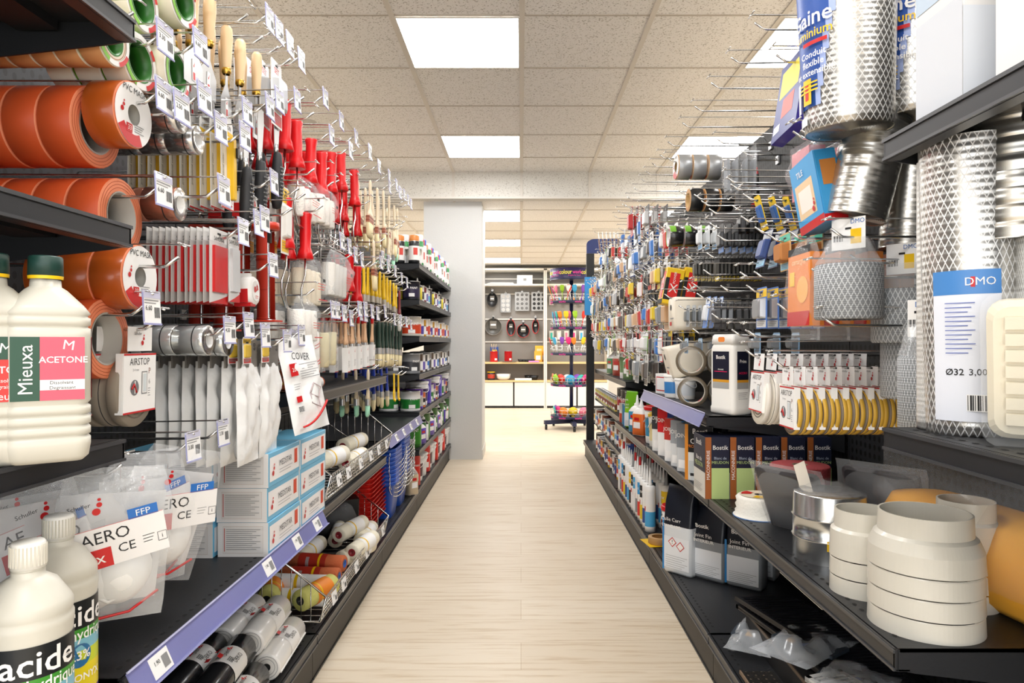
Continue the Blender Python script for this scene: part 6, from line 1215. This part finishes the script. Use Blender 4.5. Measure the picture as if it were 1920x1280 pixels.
# ---- empty hooks, top row and between the goods
for i, (px, py) in enumerate(((1418, 22), (1375, 88), (1335, 132), (1305, 178), (1282, 208), (1255, 243), (1238, 272), (1224, 292), (1213, 305), (1204, 318), (1190, 335), (1178, 348), (1168, 362), (1160, 375), (1153, 388))):
    Y = Yat(px, .575); add_hook(1, Y, min(1.80, Zat(py, Y))-.035, .40, None, 1, f'left empty on the top row, {ORD[i]} from the camera')
for i, (px, py) in enumerate(((1362, 345), (1370, 355), (1315, 385), (1300, 372), (1330, 402), (1390, 412), (1345, 450), (1385, 520), (1320, 512), (1300, 540), (1282, 545), (1350, 548), (1415, 520), (1335, 600), (1372, 632), (1300, 628), (1455, 400), (1460, 580), (1520, 520), (1545, 610), (1400, 628))):
    Y = Yat(px, .57); add_hook(1, Y, Zat(py, Y), .40, None, 1, f'empty between the near packs, {ORD[i]} of those')
# ================= beyond the pillar =================
WL = M('#e6e2da', .45); WALLG = M('#8f8c88', .6); BEECH = M('#e0c094', .5); CAB = M('#eceae5', .4); YS_ = 10.52
def display(x0, x1, desc, first):
    r = empty('display_unit', ((x0+x1)/2, YS_, 0)); tag(r, desc, 'shelving', 'white display units'); w = x1-x0; d = .38
    part('back_panel', MB().box((0, d-.01, 1.05), (w-.04, .02, 2.1), WALLG), r)
    for s in (-1, 1): part('side_post', MB().box((s*(w/2-.013), d/2, 1.075), (.022, d, 2.15), WL), r)
    part('top_board', MB().box((0, d/2, 2.14), (w, d, .03), WL), r)
    for z, dd, m in ((1.905, .30, WL), (.695, .36, BEECH), (.415, .38, BEECH)):
        b = MB().box((0, d-dd/2-.02, z), (w-.05, dd, .022), m); b.box((0, d-dd-.02, z), (w-.05, .004, .026), M('#f0ead8', .5) if m is WL else M('#e8c890', .5)); part('shelf', b, r)
    for z in (2.02, 1.78, 1.38, 1.02): part('rear_rail', MB().box((0, d-.03, z), (w-.06, .012, .02), WL), r)
    for s in (-1, 1):
        q = part('cabinet_door', MB().box((s*(w/4-.004), .004, .215), (w/2-.03, .018, .36), CAB), r); part('castor', MB(AX_X).lathe([(0, -.012), (.018, -.012), (.018, .012), (0, .012)], BLK, 12), r, at=(s*w*.4, .06, .02)); part('castor', MB(AX_X).lathe([(0, -.012), (.018, -.012), (.018, .012), (0, .012)], BLK, 12), r, at=(s*w*.08, .06, .02))
    part('plinth', MB().box((0, .1, .022), (w-.05, .2, .02), BLK), r); return r
display(-.60, .375, 'white display unit with baking tins left of the spinner stand', 1)
display(.375, 1.35, 'white display unit behind the spinner stand', 0)
YF = YS_+.30
def at(px, py, Y=YF): return (Xat(px, Y), Y, Zat(py, Y))
MET = M('#8d8d8c', .3, .8); DK = M('#242426', .35, .3)
def muffin(nx, ny, m, hole):
    def f():
        o = empty('muffin_tin'); b = MB(R(90, 'X')); W, H = .07*nx+.02, .07*ny+.02; b.loft([(0, W/2, H/2, .015), (.004, W/2, H/2, .015)], m, k=3); part('plate', b, o); b = MB(R(90, 'X'))
        for i in range(nx):
            for j in range(ny): b.lathe([(.028, .0045), (.026, .0045), (.02, -.0+.0055), (0, .0056)], [M('#d8d8d6', .3, .6), hole, hole], 14, T((i-(nx-1)/2)*.07, (j-(ny-1)/2)*.07, 0), smooth=False)
        part('cups', b, o); return o
    return f
def pan(r, m, rim, ry=1.0, name='baking_pan'):
    def f():
        o = empty(name); b = MB(R(90, 'X') @ Matrix.Diagonal((1, ry, 1, 1))); b.lathe([(r, 0), (r, .03), (r-.006, .03), (r-.012, .008), (0, .008)], [rim, rim, m, m], 24); part('pan', b, o); b = MB(R(90, 'X')); b.box((0, r*.2*ry, .032), (r*.8, r*.9, .001), M('#6a6660', .5)); b.box((0, r*.95*ry, .032), (.03, .05, .002), BLK); b.rect(-r*.3, r*.1, r*.3, r*.3, .034, PAPER); part('sleeve', b, o); return o
    return f
for k, (nm, fn, px, py, d, c) in enumerate((('bp1', pan(.085, DK, DK, 1.35), 923, 562, 'black oval pan on the upper left of the display', 'pan'), ('mt1', muffin(2, 4, MET, M('#b9b9b7', .3)), 948, 568, 'grey tin of shell moulds beside the oval pan', 'baking tin'),
        ('mt2', muffin(3, 4, M('#9a9a98', .3, .8), M('#6a6a6a', .3)), 979, 565, 'twelve hole muffin tin in the middle', 'baking tin'), ('mt3', muffin(3, 4, M('#a5a5a3', .3, .8), M('#1f1f1f', .4)), 1010, 565, 'muffin tin with dark holes on the right', 'baking tin'),
        ('bp2', pan(.135, M('#55534f', .4), M('#8d8a86', .3, .6)), 925, 612, 'large round grey springform pan', 'pan'), ('bp3', pan(.07, DK, RED, 1.9), 958, 614, 'oblong black pan with red rim', 'pan'), ('bp4', pan(.10, DK, RED, 1.1), 981, 620, 'round black pan with red rim', 'pan'), ('bp5', pan(.055, DK, RED, 2.1), 1004, 612, 'narrow black pan with red rim', 'pan'))):
    put(nm, fn, at(px, py), (0, 0, 0), d, c); 
    b = add_hook(1, 0, 0, .22, None, 0, f'over the {d.split(" on ")[0]}'); b.location = (Xat(px, YF), YF+.05, Zat(py, YF)+.155); b.rotation_euler = (0, 0, -PI/2)
def onshelf(px, z, y=10.62): return (Xat(px, y), y, z)
put('rc', can(.06, .17, [(1, M('#d8202a', .4))], 'canister'), onshelf(926, .7068), (0, 0, 0), 'red canister with wooden sticks, left on the beech shelf', 'canister', 'red canisters'); put('rc', None, onshelf(953, .7068), (0, 0, 0), 'red canister alone, second on the beech shelf', 'canister', 'red canisters')
put('sticks', lambda: (lambda o: ([part('stick', MB().tube([(x, 0, 0), (x*1.8, 0, .12)], .004, WOOD, 5), o) for x in (-.02, 0, .02)], o)[-1])(empty('wooden_utensils')), (Xat(926, 10.62), 10.62, .865), (0, 0, 0), 'three wooden sticks in the left red canister', 'utensils')
put('wbox', carton(.24, .10, .14, M('#f2f1ee', .5), [(-90, [('r', 0, 0, 1, 1, PAPER)]), (180, [('r', .4, .35, .6, .65, GREY)])]), (Xat(984, 10.66), 10.66, 1.917), (0, 0, 90), 'white carton with small round mark on the top board', 'carton')
put('papers', lambda: (lambda o: ([part('sheet', MB().box((.01*i, 0, .004+.006*i), (.42-.03*i, .2, .004), PAPER), o) for i in range(3)], o)[-1])(empty('paper_stack')), (Xat(938, 10.66), 10.66, 1.917), (0, 0, 2), 'low stack of white sheets on the top board', 'paper stack')
put('bowl', lambda: (lambda o: (part('bowl', MB().lathe([(0, 0), (.06, 0), (.10, .03), (.112, .095), (.107, .095), (.09, .03), (0, .01)], WHITE, 28), o), o)[-1])(empty('mixing_bowl')), onshelf(944, .4272), (0, 0, 0), 'white mixing bowl on the lower beech shelf', 'bowl')
put('minibox', carton(.12, .06, .17, M('#f0b03a', .5), [(180, [('r', .2, .2, .8, .6, WHITE)])]), onshelf(1009, .7068), (0, 0, 90), 'yellow box at the right of the beech shelf', 'carton', 'yellow boxes'); put('minibox', None, onshelf(1018, .7068, 10.7), (0, 0, 90), 'yellow box behind the first yellow one', 'carton', 'yellow boxes')
put('yback', carton(.13, .03, .24, M('#f2c84a', .5), [(180, [('r', .2, .5, .8, .8, M('#fbeec0', .5))])]), (Xat(1011, 10.75), 10.75, .72), (0, 0, 90), 'tall yellow card pack behind the boxes', 'pack')
put('bback', carton(.13, .03, .22, M('#2a4f9a', .5), [(180, [('r', .2, .5, .8, .8, YEL)])]), (Xat(927, 10.78), 10.78, .72), (0, 0, 90), 'blue card pack behind the red canisters', 'pack')
put('darkset', lambda: (lambda o: ([part('mould', MB().lathe([(.03, 0), (.045, .04), (.04, .04), (.0, .01)], DK, 14, T(-.1+.05*i, 0, .002)), o) for i in range(5)], o)[-1])(empty('mould_tray')), onshelf(988, .7068), (0, 0, 0), 'row of dark fluted moulds on the beech shelf', 'moulds')
put('pinkbox', carton(.16, .10, .02, M('#d98ad0', .5), []), onshelf(1001, .7068, 10.55), (0, 0, 90), 'flat pink box in front of the moulds', 'box')
put('trayd', lambda: (lambda o: (part('tray', MB().loft([(0, .10, .06, .02), (.012, .12, .08, .02)], M('#77736e', .4), k=3), o), o)[-1])(empty('serving_tray')), onshelf(955, .7068, 10.56), (0, 0, 0), 'thin grey tray lying on the beech shelf', 'tray')
put('gadget', bucket(.06, .13, YEL, M('#c8402a', .5), M('#2a2a2e', .5), 'gadget_box'), onshelf(921, .4272), (0, 0, 0), 'colourful round gadget box on the lower shelf', 'gadget box')
put('whflat', carton(.26, .12, .03, WHITE, []), onshelf(981, .4272, 10.56), (0, 0, 90), 'flat white box on the lower shelf', 'box')
put('dkbowl', lambda: (lambda o: (part('bowl', MB().lathe([(0, 0), (.05, 0), (.075, .07), (.07, .07), (0, .01)], DK, 20), o), o)[-1])(empty('dark_bowl')), onshelf(1001, .4272), (0, 0, 0), 'dark bowl on the lower shelf', 'bowl', 'dark bowls'); put('dkbowl', None, onshelf(992, .4272, 10.7), (0, 0, 0), 'dark bowl behind the first dark one', 'bowl', 'dark bowls')
# ---- spinner stand
SX, SY = .590, 8.0; NV = M('#1d2547', .4)
sp = empty('spinner_stand', (SX, SY, 0)); tag(sp, 'navy spinner stand on castors with a round printed sign', 'spinner stand')
part('pole', MB().tube([(0, 0, .07), (0, 0, 1.74)], .022, NV, 12), sp)
for i in range(5):
    a = math.radians(200+72*i); leg = part('leg', MB(R(math.degrees(a))).box((.17, 0, .085), (.34, .045, .045), NV), sp)
    c = MB(AX_X); c.lathe([(0, -.014), (.028, -.014), (.03, 0), (.028, .014), (0, .014)], BLK, 16); part('castor', c, leg, at=(.32*math.cos(a), .32*math.sin(a), .03))
b = MB().lathe([(.25, 0), (.25, .12), (.247, .12), (.247, 0), (.25, 0)], M('#2a2456', .4), 40); b.lathe([(.252, -.012), (.252, 0), (.0, 0), (.0, -.012), (.252, -.012)], NV, 40)
for a in (-100, -40, -160): 
    X = R(a) @ T(.25, 0, 0) @ CF
    b.text('colour', .072, -.045, .070, .001, M('#f0e84a', .4), X=X, bold=.03, cyl=.25, sx=.8); b.text('works', .060, .10, .070, .001, M('#e0389a', .4), X=X, bold=.02, cyl=.25, sx=.8); b.text('brights for food', .022, .06, .032, .001, M('#e0389a', .4), X=X, cyl=.25)
part('round_sign', b, sp, at=(0, 0, 1.74))
brt = ['#e0287a', '#3aa8d8', '#9ac82a', '#f08a2a', '#8a4ab8', '#e8382a', '#f2d02a', '#2ab8a8', '#f0f0f0', '#ee7a9a']
random.seed(5)
TI = 0
for ti, (z, kind) in enumerate(((1.46, 'u'), (1.16, 'u'), (.86, 's'), (.50, 'r'), (.13, 'r'))):
    t = part('basket_tier', MB().lathe([(.02, 0), (.235, 0), (.24, .004), (.245, .028), (.24, .03), (.02, .006)], NV, 36), sp, at=(0, 0, z))
    b = MB(); 
    for q in (.06, .10): b.tube([(.245*math.cos(i*PI/16), .245*math.sin(i*PI/16), q) for i in range(33)], .0025, CHROME, 5)
    for i in range(24): a = 2*PI*i/24; b.tube([(.24*math.cos(a), .24*math.sin(a), .02), (.245*math.cos(a), .245*math.sin(a), .10)], .0018, CHROME, 4)
    part('basket_wire', b, t)
    b = MB()
    for a in (-120, -75, -165, -30): b.text('works', .034, 0, .013, .003, M('#e0389a', .4), X=R(a) @ T(.243, 0, 0) @ CF, bold=.03, cyl=.243)
    part('tier_print', b, t)
    for i in range(13 if ti < 4 else 8):
        c = brt[(i*3+ti) % 10]; a = math.radians(-200+i*(230/13 if ti < 4 else 28)); rr = random.uniform(.15, .21); cn = {'#e0287a': 'pink', '#3aa8d8': 'sky blue', '#9ac82a': 'lime', '#f08a2a': 'orange', '#8a4ab8': 'violet', '#e8382a': 'red', '#f2d02a': 'yellow', '#2ab8a8': 'turquoise', '#f0f0f0': 'white', '#ee7a9a': 'rose'}[c]
        tier = ('top', 'second', 'third', 'fourth', 'lowest')[ti]
        def uten(c=c, kind=kind):
            o = empty('kitchen_utensil'); m = M(c, .4)
            if kind == 'r': part('disc', MB(CF).lathe([(0, 0), (.052, 0), (.055, .006), (0, .010)], m, 20, T(0, .08, 0)), o); part('grip', MB().box((0, 0, .02), (.012, .03, .05), m), o)
            else:
                part('shaft', MB().tube([(0, 0, 0), (0, 0, .12)], .006, WHITE if kind == 's' else m, 8), o)
                part('head', MB(T(0, 0, .12) @ CF @ ALV).loft([(0, .012, .004, .004), (.03, .028, .006, .006), (.07, .030, .004, .004), (.085, .022, .003, .003)], m, k=3, smooth=True), o)
            return o
        put(('ut', c, kind), uten, (SX+rr*math.cos(a), SY+rr*math.sin(a), z+(.008 if kind != 'r' else .012)), (random.uniform(-12, 12), random.uniform(4, 18), math.degrees(a)), f'{cn} kitchen utensil on the {tier} tier of the spinner, {ORD[i]} round', 'utensil', 'bright utensils on the spinner stand')
# goods hung on the display behind the spinner
random.seed(9)
for i in range(14):
    px = 1034+(i % 7)*14; py = 575 if i < 7 else 640; c = brt[i % 10]
    put(('pk2', c), lambda c=c: (lambda o: (part('card', MB(R(90, 'X')).box((0, -.07, 0), (.07, .14, .004), M('#d9d6d0', .5)), o), part('tool', MB(R(90, 'X')).box((0, -.08, .008), (.03, .10, .012), M(c, .4)), o), o)[-1])(empty('gadget_card')), at(px, py-20), (0, 0, 0), f'gadget card on the board behind the spinner, {ORD[i % 7]} in the {("upper","lower")[i//7]} row', 'gadget card', 'gadget cards behind the spinner')
# ================= end =================
for o in list(COL.objects):
    if o.type == 'EMPTY' and not o.children: bpy.data.objects.remove(o)
